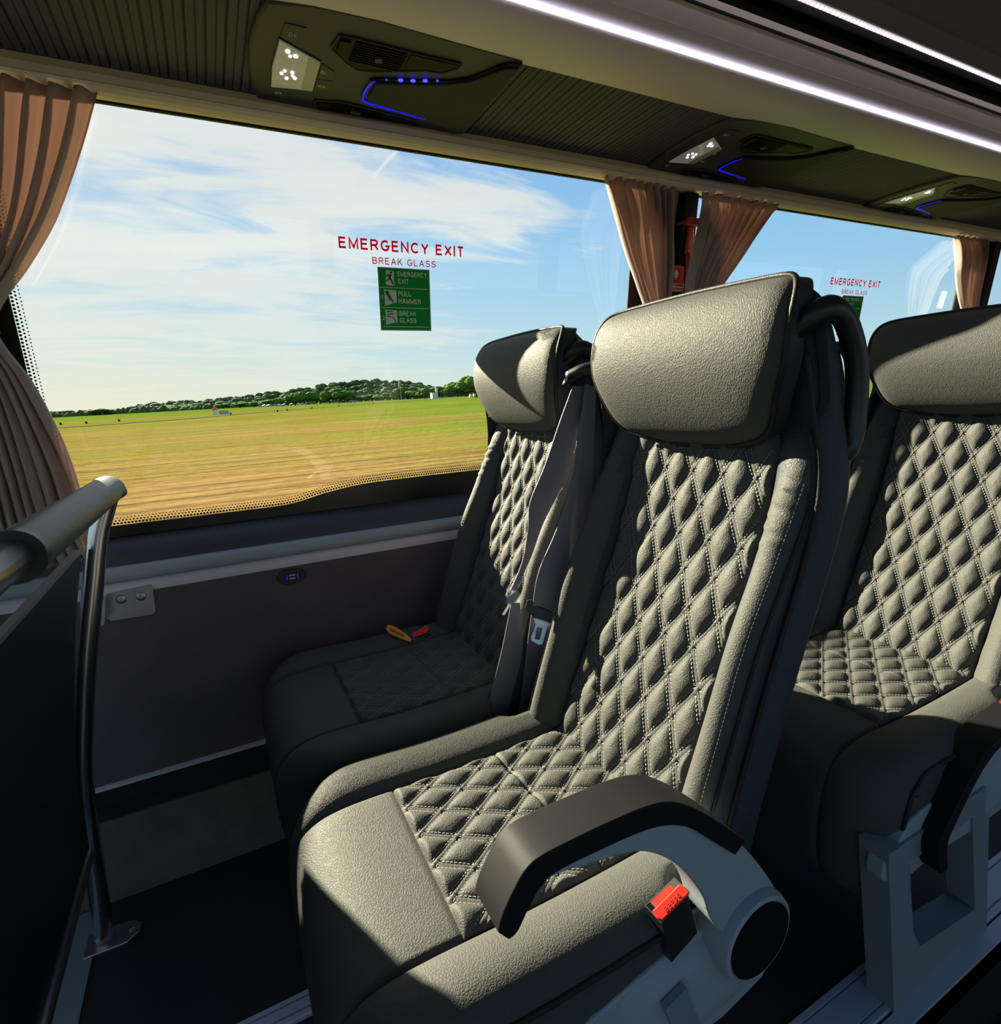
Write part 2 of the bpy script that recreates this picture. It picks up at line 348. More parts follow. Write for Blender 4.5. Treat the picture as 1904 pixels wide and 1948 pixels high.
# ribbed headlining under the rack
rb = MB(); pts = []; x = XA; k = 0
while x < XB:
    d = 0.0048 if k % 2 == 0 else 0.0028; w = 0.0024 if k % 2 == 0 else 0.0017
    pts += [(x, 1.640), (x+0.0155-2*w, 1.640), (x+0.0155-1.6*w, 1.640+d), (x+0.0155-0.4*w, 1.640+d)]; x += 0.0155; k += 1
vs = [(p, y, z+0.04*(1.36-y)*0.0) for y in (1.045, 1.362) for p, z in pts]; n = len(pts)
rb.add(vs, [(i, i+1, n+i+1, n+i) for i in range(n-1)])
rb.box((XA, 1.045, 1.646), (XB, 1.362, 1.66))
struct(rb.build('ceiling', 'rib', recalc=False))
# luggage rack
rack = tag(MB().prism([(1.06, 1.72), (1.06, 1.664), (1.044, 1.660), (1.044, 1.646), (1.052, 1.640), (1.047, 1.634), (1.03, 1.631), (0.99, 1.630), (0.955, 1.634), (0.930, 1.642), (0.922, 1.6475), (0.922, 1.6515),
                         (0.916, 1.656), (0.908, 1.664), (0.9, 1.677), (0.901, 1.6785), (0.9005, 1.700), (0.903, 1.722), (0.9045, 1.7235), (0.907, 1.726), (0.908, 1.745), (0.968, 1.745), (0.968, 1.84), (1.365, 1.84), (1.365, 1.72)], XA, XB, 'x').build('luggage_rack', 'bin', angle=35),
           'long grey overhead luggage rack running above the window, lit by a white light line', 'luggage rack')
tag(MB().prism([(0.9225, 1.6485), (0.9192, 1.6472), (0.9178, 1.6482), (0.9190, 1.6512), (0.9225, 1.6518)], XA, XB, 'x').build('light_strip', 'led_white'),
    'thin white light line glowing along the edge of the luggage rack', 'light strip')
g = MB().prism([(0.899, 1.7205), (0.9035, 1.7205), (0.9035, 1.7245), (0.899, 1.7245)], XA, XB, 'x'); g.build('groove', 'black', rack)
ext('ceiling', [(0.962, 1.748), (0.912, 1.747), (0.914, 1.750), (0.955, 1.752), (0.955, 1.80), (0.92, 1.79), (0.915, 1.795), (0.96, 1.85)], 'black')
ext('ceiling', [(0.918, 1.791), (0.890, 1.784), (0.872, 1.784), (0.862, 1.79), (0.85, 1.808), (0.835, 1.812), (0.80, 1.845), (0.78, 1.85), (0.70, 1.93), (0.45, 1.99), (0.15, 2.0), (-1.15, 2.0), (-1.15, 2.06), (0.6, 2.06), (0.96, 1.87)], 'ceiling', ang=30)
st = MB().prism([(0.888, 1.7835), (0.876, 1.7835), (0.876, 1.7815), (0.888, 1.7815)], XA, XB, 'x').build('light_strip', 'led_base')
tag(st, 'row of pinkish white light dots along the dark ceiling channel at top right', 'light strip')
dt = MB(); x = 0.6
while x < 4.6:
    dt.add([(x+0.0035*math.cos(a*PI/3), 0.882+0.0035*math.sin(a*PI/3), z) for z in (1.7812, 1.7798) for a in range(6)], [(0,1,2,3,4,5), (6,7,8,9,10,11)] + [(i, (i+1) % 6, 6+(i+1) % 6, 6+i) for i in range(6)]); x += 0.0135
o = dt.build('light_dots', 'led_dot', st); o['kind'] = 'stuff'
# exterior skin above, far end, and the aisle-side wall behind the camera
sh = MB().box((XA, 1.380, 1.598), (XB, 1.392, 2.06)); sh.box((XA, 0.6, 2.06), (XB, 1.392, 2.10)); struct(sh.build('wall_window_side', 'black'))
nw = MB().box((XA, -1.2, -0.25), (XB, -1.15, 0.75)); nw.box((XA, -1.2, 1.60), (XB, -1.15, 2.06))
for x0 in (-2.6, -1.0, 0.7, 2.4, 4.1, 5.8): nw.box((x0, -1.2, 0.75), (x0+0.15, -1.15, 1.6))
struct(nw.build('wall_aisle_side', 'sill_dark'))
struct(MB().box((XB, -1.2, -0.25), (XB+0.05, 1.5, 2.1)).build('wall_rear', 'sill_dark'))
fw = MB().box((XA-0.05, -1.2, -0.25), (XA, 1.5, 0.7)); fw.box((XA-0.05, -1.2, 1.75), (XA, 1.5, 2.1)); struct(fw.build('wall_front', 'sill_dark'))

# windows
WIN = [(-2.6, -0.55), (-0.307, 1.172), (1.40, 3.02), (3.25, 4.8)]
def dots(x0, x1, zf, rows, pitch=0.0068, r0=0.0027):
    mb = MB()
    for j in range(rows):
        r = r0*(1-0.22*j); x = x0 + (pitch/2 if j % 2 else 0)
        while x < x1:
            z = zf(x)+0.0045+j*0.0062
            mb.add([(x+r*math.cos(a*PI/3), GW(z+r*math.sin(a*PI/3))-0.0012, z+r*math.sin(a*PI/3)) for a in range(6)], [(0, 1, 2, 3, 4, 5)]); x += pitch
    return mb
for i, (x0, x1) in enumerate(WIN):
    g = MB().add([(x0-0.08, GW(0.70), 0.70), (x1+0.08, GW(0.70), 0.70), (x1+0.08, GW(1.62), 1.62), (x0-0.08, GW(1.62), 1.62)], [(0, 1, 2, 3)]).build('window_%d' % (i+1), 'glass')
    struct(g)
    def zt(x, x0=x0): 
        return tab([(-9, 0.776), (0.10, 0.776), (0.159, 0.779), (0.238, 0.796), (0.347, 0.809), (0.64, 0.812), (1.3, 0.812)], x-(0 if i == 1 else x0+0.307))
    n = 60; xs = [x0+(x1-x0)*k/n for k in range(n+1)]
    b = MB(); b.add([(x, GW(0.70)-0.0008, 0.70) for x in xs] + [(x, GW(zt(x))-0.0008, zt(x)) for x in xs], [(k, k+1, n+2+k, n+1+k) for k in range(n)])
    fb = b.build('window_frit', 'gloss_black', g)
    d = dots(x0, x1, zt, 3)
    if i == 1:
        for j in range(3):
            z = 0.80
            while z < 1.56:
                xx = -0.303+j*0.0065; zz = z+(0.0034 if j % 2 else 0); r = 0.0027*(1-0.22*j)
                d.add([(xx+r*math.cos(a*PI/3), GW(zz+r*math.sin(a*PI/3))-0.0012, zz+r*math.sin(a*PI/3)) for a in range(6)], [(0, 1, 2, 3, 4, 5)]); z += 0.0068
    o = d.build('frit_dots', 'black', g); o['kind'] = 'stuff'
# pillars between the windows
PW = [(-0.55, -0.307), (1.172, 1.40), (3.02, 3.25), (4.8, 5.1)]
for x0, x1 in PW:
    p = MB(); xi, xo = (x1-0.062, x1) if x0 > 0 else (x0, x1)
    p.add([(x0, GW(0.70)-0.002, 0.70), (x1, GW(0.70)-0.002, 0.70), (x1, GW(1.6)-0.002, 1.6), (x0, GW(1.6)-0.002, 1.6),
           (x0, GW(0.70)+0.003, 0.70), (x1, GW(0.70)+0.003, 0.70), (x1, GW(1.6)+0.003, 1.6), (x0, GW(1.6)+0.003, 1.6)],
          [(0, 1, 2, 3), (7, 6, 5, 4), (0, 4, 5, 1), (1, 5, 6, 2), (2, 6, 7, 3), (3, 7, 4, 0)])
    struct(p.build('trim_9', 'black'))
    q = MB().prism([(GW(0.74)-0.035, 0.72), (GW(0.74)-0.002, 0.72), (GW(1.585)-0.002, 1.585), (GW(1.585)-0.035, 1.585)], xi+0.05*(x0 < 0), xo-0.008 if x0 > 0 else xo-0.03, 'x')
    bevel(struct(q.build('trim_10', 'black')), 0.006)

# ------------------------------------------------------------------ seats
SX = 0.30       # seat origin along X
Pt = [(.30, .42), (.36, .432), (.45, .463), (.54, .499), (.62, .532), (.71, .566), (.78, .594), (.84, .612), (.90, .628), (.95, .638), (1.0, .636), (1.07, .625), (1.14, .62)]
bt = [(.30, .02), (.36, .026), (.45, .036), (.56, .044), (.67, .050), (.74, .049), (.79, .043), (.83, .035), (.88, .025), (.93, .015), (.98, .004), (1.2, 0.)]
Bt = [(.30, .49), (.36, .50), (.43, .525), (.49, .540), (.64, .586), (.725, .616), (.81, .648), (.88, .668), (.93, .672), (1.0, .662), (1.06, .648), (1.107, .632), (1.14, .622)]
Ht = [(.30, .195), (.45, .200), (.85, .202), (.93, .197), (.98, .190), (1.04, .187), (1.09, .182), (1.12, .178), (1.138, .168)]
QW, QH, QP = 0.0275*2, 0.092, 0.807
def fr(a): return abs(a-round(a))
def quilt(a, b, H):
    def s(d): t = max(0.0, min(1.0, (d-.06)/0.40)); return 1-(1-t)**2.2
    h = H*s(fr(a))*s(fr(b))
    for d in (fr(a), fr(b)):      # the raised rib between two stitch rows
        if d < 0.18: h += 0.0012*math.exp(-(d/0.055)**2)-0.0010*math.exp(-((d-0.098)/0.028)**2)
    return h
def make_backrest(root):
    # body
    ZL = [0.30+0.83*k/120 for k in range(121)]
    def half(z):
        P, b, B, h = tab(Pt, z), tab(bt, z), tab(Bt, z), tab(Ht, z); k = h/0.202
        wr = 0.0
        f = sstep(.955, 1.0, z)
        side = [(0, P+.009), (.06, P+.009), (.12, P+.008), (.131, P+.007), (.1345, P+.0075), (.138, P+.001), (.143, P-b*.25), (.152, P-b*.62), (.162, P-b*.88), (.172, P-b), (.182, P-b*.98+.001), (.190, P-b*.93+.005),
                (.196, P-b*.9+.013), (.1985, P-b*.85+.024), (.197, min(P-b*.8+.034, B-.060)), (.197, B-.058), (.205, B-.052), (.209, B-.040), (.211, B-.022), (.210, B-.008), (.203, B+.006), (.185, B+.022), (.14, B+.036), (.07, B+.042), (0, B+.043)]
        if f > 0:
            top = [(s, x) for s, x in side]
            side = [(s, x*(1-f)+f*max(x, P)) for s, x in top]
        e = sstep(1.105, 1.132, z)
        out = []
        for s, x in side:
            xx = x
            if .138 <= s <= .197 and .80 < z < .93 and x < B-.06:
                amp = sstep(.80, .84, z)*(1-sstep(.90, .93, z))*math.exp(-((s-.165)/.022)**2)
                xx -= amp*(.0035*math.sin(z*420+s*60+2*math.sin(z*90))+.002)
            out.append((s*k*(1-.12*e), xx+(0.5*((P+B)/2+.02-xx))*e))
        return out
    prof = []
    for z in ZL:
        h = half(z); loop = h + [(-s, x) for s, x in reversed(h[1:-1])]; prof.append([(x-SX, s, z) for s, x in loop])
    n = len(prof[0]); mb = MB(); fs = [(j*n+i, j*n+(i+1) % n, (j+1)*n+(i+1) % n, (j+1)*n+i) for j in range(len(ZL)-1) for i in range(n)]
    fs += [tuple(range(n-1, -1, -1)), tuple((len(ZL)-1)*n+i for i in range(n))]
    mb.add([p for r in prof for p in r], fs)
    o = mb.build('backrest', 'leather', root, angle=60)
    me = o.data; me.materials.append(M['leather_dark'])
    for p in me.polygons:      # the outer shell is the darker hide
        c = p.center; 
        if c.x+SX > tab(Bt, c.z)-.056: p.material_index = 1
    # quilted panel
    z0, z1 = .40, .955
    def f(u, v):
        z = z0+(z1-z0)*v; s = -.1335+.267*u; a = s/QW+(z-QP)/QH; b = s/QW-(z-QP)/QH
        edge = min(1, (.1335-abs(s))/.010); edge = edge*(2-edge)
        return (tab(Pt, z)+.007-(.007+quilt(a, b, .0088))*edge-SX-.001, s, z)
    q = MB().grid(f, 150, 300).build('quilted_panel', 'leather', root, smooth=True, recalc=False)
    # stitches
    st = MB()
    def surf(s, z):
        a = s/QW+(z-QP)/QH; b = s/QW-(z-QP)/QH
        edge = max(0, min(1, (.1335-abs(s))/.010)); edge = edge*(2-edge)
        return Vector((tab(Pt, z)+.007-(.007+quilt(a, b, .0088))*edge-SX-.0016, s, z))
    def stitch_lines(st, surf, w, h, ph, zr, sm):
        for sg in (1, -1):
            for kk in range(-14, 15):
                for off in (-.098, .098):
                    # a = s/w + sg*(z-ph)/h = kk+off
                    L = math.hypot(w, h); t = -1.2
                    steps = int(1.6/.0052)
                    for i in range(steps):
                        d = -.8+i*.0052
                        c = kk+off
                        # point on line: param along z
                        z = ph+d*h/L; s = w*(c-sg*(z-ph)/h)
                        if z < zr[0] or z > zr[1] or abs(s) > sm: continue
                        dz = .0030*h/L; ds = -sg*.0030*w/L
                        if abs(s+ds) > sm: continue
                        a, b = surf(s, z), surf(s+ds, z+dz)
                        dirv = (b-a).normalized(); nr = Vector((-1, 0, .38)) if zr[1] > .6 else Vector((0, 0, 1))
                        sd = dirv.cross(nr).normalized()*.00065; up = nr.normalized()*.0008
                        st.add([a-sd, a+sd, b+sd, b-sd, a-sd+up, a+sd+up, b+sd+up, b-sd+up], [(4, 5, 6, 7), (0, 1, 5, 4), (2, 3, 7, 6), (1, 2, 6, 5), (3, 0, 4, 7)])
    stitch_lines(st, surf, QW, QH, QP, (.41, .945), .128)
    o = st.build('stitching', 'thread', root, recalc=False); o['kind'] = 'stuff'
    # bolster edge seams and outer piping
    for sg in (-1, 1):
        sm = MB()
        pp = [(tab(Bt, z)-.054-SX, sg*(.205*tab(Ht, z)/.202), z) for z in [.40+.65*k/60 for k in range(61)]]
        sm.tube(pp, .0032, 8); sm.build('piping', 'piping', root, smooth=True); sm = MB()
        pp = [(tab(Pt, z)-tab(bt, z)*.9+.012-SX, sg*.1975, z) for z in [.40+.50*k/50 for k in range(51)]]
        sm.tube(pp, .0022, 6); sm.build('bolster_seam', 'piping', root, smooth=True)
    s2 = MB()
    for sg in (-1, 1):
        z = .42
        while z < .90:
            x = tab(Pt, z)-tab(bt, z)*.98-.0004-SX+.0035; x2 = tab(Pt, z+.003)-tab(bt, z+.003)*.98-.0004-SX+.0035
            y = sg*.1875
            s2.add([(x, y-.0005, z), (x, y+.0005, z), (x2, y+.0005, z+.003), (x2, y-.0005, z+.003), (x-.0006, y, z), (x2-.0006, y, z+.003)], [(0, 1, 4), (2, 3, 5), (1, 2, 5, 4), (3, 0, 4, 5)]); z += .0052
    o = s2.build('edge_stitching', 'thread', root, recalc=False); o['kind'] = 'stuff'
def make_headrest(root):
    OL = [(0, .935), (.05, .937), (.09, .943), (.122, .952), (.140, .964), (.151, .981), (.158, .999), (.166, 1.018), (.1735, 1.038), (.1765, 1.060), (.177, 1.085), (.176, 1.108), (.171, 1.125), (.160, 1.136), (.135, 1.141), (.06, 1.144), (0, 1.145)]
    half = curve([(a, b, 0) for a, b in OL], 56)
    ol = [(p.x, p.y) for p in half] + [(-p.x, p.y) for p in reversed(half[1:-1])]
    Fx = [(.93, .617), (.95, .592), (.98, .574), (1.02, .560), (1.06, .555), (1.10, .561), (1.13, .577), (1.145, .596)]
    cz = 1.045
    rings = [(1.0, .035, 1), (1.0, .022, 1), (1.003, .013, 1), (1.0, .005, 1), (.975, -.003, 1), (.93, -.008, 1), (.86, -.0105, 1), (.75, -.0120, 1), (.6, -.013, 1), (.42, -.0136, 1), (.22, -.014, 1), (.08, -.014, 1)]
    n = len(ol); mb = MB(); vs = []
    for k, dx, _ in rings:
        for s, z in ol:
            zz = cz+(z-cz)*k; vs.append((tab(Fx, zz)+dx+.020-SX, s*k, zz))
    fs = [(j*n+i, j*n+(i+1) % n, (j+1)*n+(i+1) % n, (j+1)*n+i) for j in range(len(rings)-1) for i in range(n)]
    fs.append(tuple((len(rings)-1)*n+i for i in range(n)))
    mb.add(vs, fs)
    h = mb.build('headrest', 'leather', root, angle=70)
    h.data.materials.append(M['leather_dark'])
    for p in h.data.polygons:
        if p.index < 3*n: p.material_index = 1  # shade on the pad's side walls put into a darker leather
    pts = [(tab(Fx, z)+.023-SX, s*1.010, cz+(z-cz)*1.012) for s, z in ol]
    # piping: round the top and sides
    pp = [p for p in pts]; pp.append(pp[0])
    MB().tube(pp, .0034, 8, caps=False).build('headrest_piping', 'piping', h, smooth=True)
    return h
def make_cushion(root):
    prof = curve([(.045, .21, 0), (.030, .24, 0), (.018, .29, 0), (.013, .34, 0), (.014, .375, 0), (.021, .405, 0), (.036, .428, 0), (.060, .443, 0), (.09, .4495, 0), (.13, .451, 0), (.17, .450, 0), (.23, .448, 0), (.30, .448, 0), (.38, .450, 0), (.46, .454, 0), (.54, .46, 0)], 110)
    LAT = [(0, 0), (.05, 0), (.10, 0), (.126, 0), (.131, -.001), (.1345, -.0065), (.1365, -.0065), (.139, -.001), (.145, .0045), (.16, .010), (.178, .014), (.195, .0145), (.208, .011), (.217, .005), (.223, -.003), (.2265, -.010), (.2285, -.0125), (.229, -.016), (.2255, -.020), (.226, -.035), (.228, -.06), (.227, -.09), (.222, -.125), (.21, -.15)]
    lat = [(-s, d) for s, d in reversed(LAT[1:])] + LAT
    # finer lateral middle
    def fn(p, s, d):
        x, z = p.x, p.y; fw = 1-sstep(.02, .16, x)
        k = 1.0-.06*sstep(.40, .22, z) if x < .1 else 1.0
        notch = sstep(.385, .41, x); a = abs(s)
        if a > .185: s = math.copysign(a-(a-.185)*notch*.9, s)
        xr = x+fw*.055*max(0, (a-.12)/.11)**2.2
        dd = d
        if x > .165 and a < .134: dd -= .006*min(1, (x-.165)/.006)      # room for the quilted panel
        elif a < .134: dd -= .0055*math.exp(-((x-.167)/.003)**2)
        if d < -.019 and x > .10 and .215 < a: s += math.copysign(.0018*math.sin(x*210+3*math.sin(x*40)), s)
        nz = z+dd
        # on the front face the lateral drop becomes a step back
        if x < .09 and z < .44:
            w = sstep(.443, .40, z); nz = z+dd*(1-w); xr += -dd*.45*w
        return (xr-SX, s*k, max(nz, .20))
    mb = MB(); vs = [fn(p, s, d) for p in prof for s, d in lat]; n = len(lat)
    mb.add(vs, [(j*n+i, j*n+i+1, (j+1)*n+i+1, (j+1)*n+i) for j in range(len(prof)-1) for i in range(n-1)])
    # close underneath
    mb.box((.06-SX, -.19, .20), (.50-SX, .19, .40))
    c = mb.build('seat_cushion', 'leather', root, angle=75, recalc=False)
    w, h, ph = .056, .085, .216
    zp = [(p.x, p.y) for p in prof if p.x > .1]
    def hh(s, x):
        a = s/w+(x-ph)/h; b = s/w-(x-ph)/h
        e = max(0, min(1, (.134-abs(s))/.009, (x-.168)/.008)); e = e*(2-e)
        # curved cross seam
        xs = .345+.9*s*s*0+(-.06*s); cr = math.exp(-((x-xs)/.0025)**2)*.004
        return (quilt(a, b, .0065)+.0045)*e-cr
    q = MB().grid(lambda u, v: (.168+.325*v-SX, -.134+.268*u, tab(zp, .168+.325*v)-.004+hh(-.134+.268*u, .168+.325*v)), 130, 170)
    q.build('quilted_seat_panel', 'leather', root, smooth=True, recalc=False)
    st = MB()
    for sg in (1, -1):
        for kk in range(-12, 13):
            for off in (-.098, .098):
                for i in range(200):
                    x = .175+i*.0045; s = w*(kk+off-sg*(x-ph)/h)
                    if x > .46 or abs(s) > .128: continue
                    x2 = x+.0027; s2 = w*(kk+off-sg*(x2-ph)/h)
                    a = Vector((x-SX, s, tab(zp, x)-.004+hh(s, x)+.0002)); b = Vector((x2-SX, s2, tab(zp, x2)-.004+hh(s2, x2)+.0002))
                    sd = (b-a).cross(Vector((0, 0, 1))).normalized()*.00065; up = Vector((0, 0, .0009))
                    st.add([a-sd, a+sd, b+sd, b-sd, a-sd+up, a+sd+up, b+sd+up, b-sd+up], [(4, 5, 6, 7), (0, 1, 5, 4), (2, 3, 7, 6), (1, 2, 6, 5), (3, 0, 4, 7)])
    o = st.build('seat_stitching', 'thread', root, recalc=False); o['kind'] = 'stuff'
    for sg in (-1, 1):
        pm = MB()
        pp = [Vector(fn(p, sg*.2285, -.0125)) for p in prof if p.x < .385]
        pm.tube(pp, .0034, 8)
        pm.build('seat_piping', 'piping', root, smooth=True)
def make_handle(root, sg=-1):
    y = sg*.196
    path = curve([(.595, 1.085), (.612, 1.100), (.640, 1.096), (.664, 1.072), (.680, 1.035), (.684, .99), (.682, .955), (.672, .925), (.655, .915)] and
                 [(.600, y*.80, 1.070), (.616, y*.98, 1.096), (.642, y, 1.092), (.666, y, 1.066), (.681, y, 1.030), (.685, y, .985), (.681, y, .950), (.668, y*.97, .928), (.640, y*.75, .90)], 40)
    return MB().tube([(p.x-SX, p.y, p.z) for p in path], .0145, 14, flat=.85).build('grab_handle', 'black_plastic', root, smooth=True)
def ribbon(mb, edges, th=.0014, off=(0, -1, 0)):
    o = Vector(off)*th; L = []
    pl = curve([e[0] for e in edges], 24); pr = curve([e[1] for e in edges], 24)
    for a, b in zip(pl, pr): L.append((a, b, b-o, a-o))
    vs = [p for q in L for p in q]
    fs = [(j*4+i, j*4+(i+1) % 4, (j+1)*4+(i+1) % 4, (j+1)*4+i) for j in range(len(L)-1) for i in range(4)]
    fs += [(0, 1, 2, 3), tuple(len(vs)-4+i for i in range(4))]
    mb.add(vs, fs)
HUB = Vector((.473, -.233, .405))
def make_armrest(root, yc):
    """aisle armrest, coordinates of the raised pose; origin at the hub"""
    arm = bpy.data.objects.new('armrest', None)
    ns = lambda pts: [(x-.473, z-.405) for x, z in pts]
    y0, y1 = -.0260, .0215       # relative to hub
    outer = [(.163, .588), (.170, .606), (.184, .628), (.200, .636), (.235, .637), (.270, .637), (.310, .635), (.340, .627), (.367, .610), (.408, .574), (.447, .535), (.476, .498), (.500, .463), (.522, .425)]
    under = [(.428, .425), (.408, .456), (.396, .490), (.380, .518), (.357, .550), (.328, .577), (.299, .593), (.255, .603), (.209, .610), (.190, .600), (.178, .584)]
    O = curve([(a, b, 0) for a, b in outer], 50); U = curve([(a, b, 0) for a, b in under], 50)
    poly = ns([(p.x, p.y) for p in O]+[(p.x, p.y) for p in U])
    a = MB().prism(poly, y0+.005, y1-.004).build('armrest', 'grey_plastic', root, angle=35)
    bevel(a, .005, 3, 50)
    # swelling round the hub
    hb = MB(); vs = []
    prof = [(.038, y1-.002), (.048, y1-.006), (.053, .012), (.0545, .0), (.0545, -.024), (.052, -.0315), (.0485, -.0335), (.0470, -.0320), (0.001, -.0320)]
    N = 40
    for r, y in prof:
        for i in range(N): t = 2*PI*i/N; vs.append((r*math.cos(t), y, r*math.sin(t)))
    hb.add(vs, [(j*N+i, j*N+(i+1) % N, (j+1)*N+(i+1) % N, (j+1)*N+i) for j in range(len(prof)-1) for i in range(N)]+[tuple(range(N))])
    hb.build('hub', 'grey_plastic', a, angle=40)
    dc = MB(); vs = [(.0462*math.cos(2*PI*i/N), y, .0462*math.sin(2*PI*i/N)) for y in (-.0320, -.0342) for i in range(N)]
    dc.add(vs, [tuple(range(N)), tuple(range(2*N-1, N-1, -1))]+[(i, (i+1) % N, N+(i+1) % N, N+i) for i in range(N)])
    dc.build('hub_cap', 'gloss_black', a, angle=40)
    # soft pad on top
    top = [(.154, .588), (.158, .602), (.170, .622), (.182, .636), (.198, .642), (.235, .6435), (.270, .6435), (.310, .6415), (.340, .634), (.369, .616), (.410, .580), (.449, .541)]
    low = [(.434, .530), (.394, .568), (.363, .596), (.332, .611), (.300, .617), (.255, .619), (.215, .619), (.198, .614), (.184, .598), (.172, .580), (.163, .576)]
    O = curve([(a_, b_, 0) for a_, b_ in top], 40); U = curve([(a_, b_, 0) for a_, b_ in low], 40)
    pd = MB().prism(ns([(p.x, p.y) for p in O]+[(p.x, p.y) for p in U]), y0, y1).build('armrest_pad', 'pad_black', a, angle=35)
    bevel(pd, .0065, 4, 50)
    a.location = (HUB.x-SX, HUB.y, HUB.z)
    return a
def quadbox(mb, q, th):
    q = [Vector(p) for p in q]; c = sum(q, Vector())/len(q); nn = (q[1]-q[0]).cross(q[2]-q[1]).normalized()
    if nn.z < 0: nn = -nn
    n = len(q); vs = q+[p-nn*th for p in q]
    mb.add(vs, [tuple(range(n)), tuple(range(2*n-1, n-1, -1))]+[(i, (i+1) % n, n+(i+1) % n, n+i) for i in range(n)])
def rel(pts, yc): return [(x-SX, y-yc, z) for x, y, z in pts]
def make_side(root):
    """grey fairing, leg and buckle on the aisle side (local y is negative)"""
    y = -.231
    pl = curve([(a, b, 0) for a, b in [(.022, .295), (.024, .325), (.055, .345), (.09, .370), (.16, .380), (.25, .387), (.355, .408), (.44, .415), (.52, .405)]], 50)
    bot = [(.565, .37), (.560, .325), (.53, .28), (.46, .262), (.30, .262), (.16, .272), (.07, .262)]
    poly = [(p.x-SX, p.y) for p in pl]+[(a-SX, b) for a, b in bot]
    o = MB().prism(poly, -.232, -.206).build('side_fairing', 'grey_plastic', root, angle=35); bevel(o, .006, 3, 50)
    # low swelling with a cover plate
    b = MB(); N = 16
    def f(u, v):
        x = .30+.235*u; z = .275+.12*v; e = math.sin(PI*u)**.5*math.sin(PI*v)**.5
        return (x-SX, -.231-.020*e, z+.02*u)
    b.grid(f, 24, 16).build('fairing_bulge', 'grey_plastic', o, smooth=True, recalc=False)
    quad = [(.345, -.2525, .375), (.375, -.2525, .385), (.40, -.2525, .31), (.37, -.2525, .30)]
    MB().add([(x-SX, yy, z) for x, yy, z in quad]+[(x-SX, yy+.008, z) for x, yy, z in quad], [(0, 1, 2, 3), (7, 6, 5, 4), (0, 4, 5, 1), (1, 5, 6, 2), (2, 6, 7, 3), (3, 7, 4, 0)]).build('cover_plate', 'grey_plastic_dark', o)
    # leg: slanted open frame
    lg = MB(); ya, yb = -.236, -.193
    out = [(.021, .345), (.095, .0), (.393, .0), (.324, .30)]; inn = [(.085, .30), (.094, .256), (.122, .150), (.150, .108), (.330, .083), (.285, .24), (.27, .30)]
    def pr(p): lg.prism([(x-SX, z) for x, z in p], ya, yb)
    pr([(.021, .345), (.095, 0), (.150, .108), (.122, .150), (.094, .256), (.085, .30), (.08, .345)])
    pr([(.095, 0), (.393, 0), (.330, .083), (.150, .108)])
    pr([(.393, 0), (.324, .30), (.27, .30), (.285, .24), (.330, .083)])
    pr([(.08, .345), (.085, .30), (.27, .30), (.324, .30), (.30, .345)])
    lg.build('leg', 'grey_plastic_dark', root)
    MB().box((.05-SX, -.20, .235), (.50-SX, .20, .275)).box((.08-SX, -.222, .255), (.48-SX, .222, .31)).build('seat_frame', 'black', root)
def make_buckle(root, sg=-1):
    yc = .603
    rim = rel([(.349, .389, .470), (.388, .385, .490), (.393, .367, .485), (.354, .368, .464)], yc)
    b = MB(); quadbox(b, rim, .004)
    bk = b.build('buckle', 'steel', root)
    body = MB(); q = [Vector(p) for p in rim]; c = sum(q, Vector())/4
    q2 = [c+(p-c)*.93-Vector((0, 0, .003)) for p in q]; d = Vector((.012, -.003, -.055))
    body.add(q2+[p+d for p in q2], [(0, 1, 2, 3), (7, 6, 5, 4), (0, 4, 5, 1), (1, 5, 6, 2), (2, 6, 7, 3), (3, 7, 4, 0)]); body.build('buckle_body', 'black_plastic', bk)
    nn = (q[1]-q[0]).cross(q[2]-q[1]).normalized(); nn = nn if nn.z > 0 else -nn
    u = (q[1]-q[0]); v = (q[3]-q[0])
    rb = MB(); rq = [q[0]+u*a+v*b_+nn*.004 for a, b_ in [(.03, .42), (.95, .38), (1.0, .55), (.98, .92), (.06, .97), (.0, .8)]]
    quadbox(rb, rq, .006); o = rb.build('release_button', 'red', bk); bevel(o, .001, 2)
    rs = MB(); quadbox(rs, [q[0]+u*a+v*b_+nn*.0006 for a, b_ in [(.16, .10), (.80, .08), (.80, .40), (.16, .42)]], .002); rs.build('tongue_slot', 'hammer_red', bk)
    for a0 in (0.0, .82):
        m_ = MB(); quadbox(m_, [q[0]+u*a+v*b_+nn*.001 for a, b_ in [(a0+.02, .06), (a0+.14, .06), (a0+.14, .40), (a0+.02, .40)]], .002); m_.build('buckle_window', 'gloss_black' if a0 < .5 else 'steel', bk)
    U = u.normalized(); V = (v-U*v.dot(U)).normalized()
    org = q[0]+u*.78+v*.86+nn*.0042
    text('PRESS', 'press_lettering', 'hammer_red', .0055, lambda x, y, z: org-U*x-V*y+nn*z, bk, xs=.85)
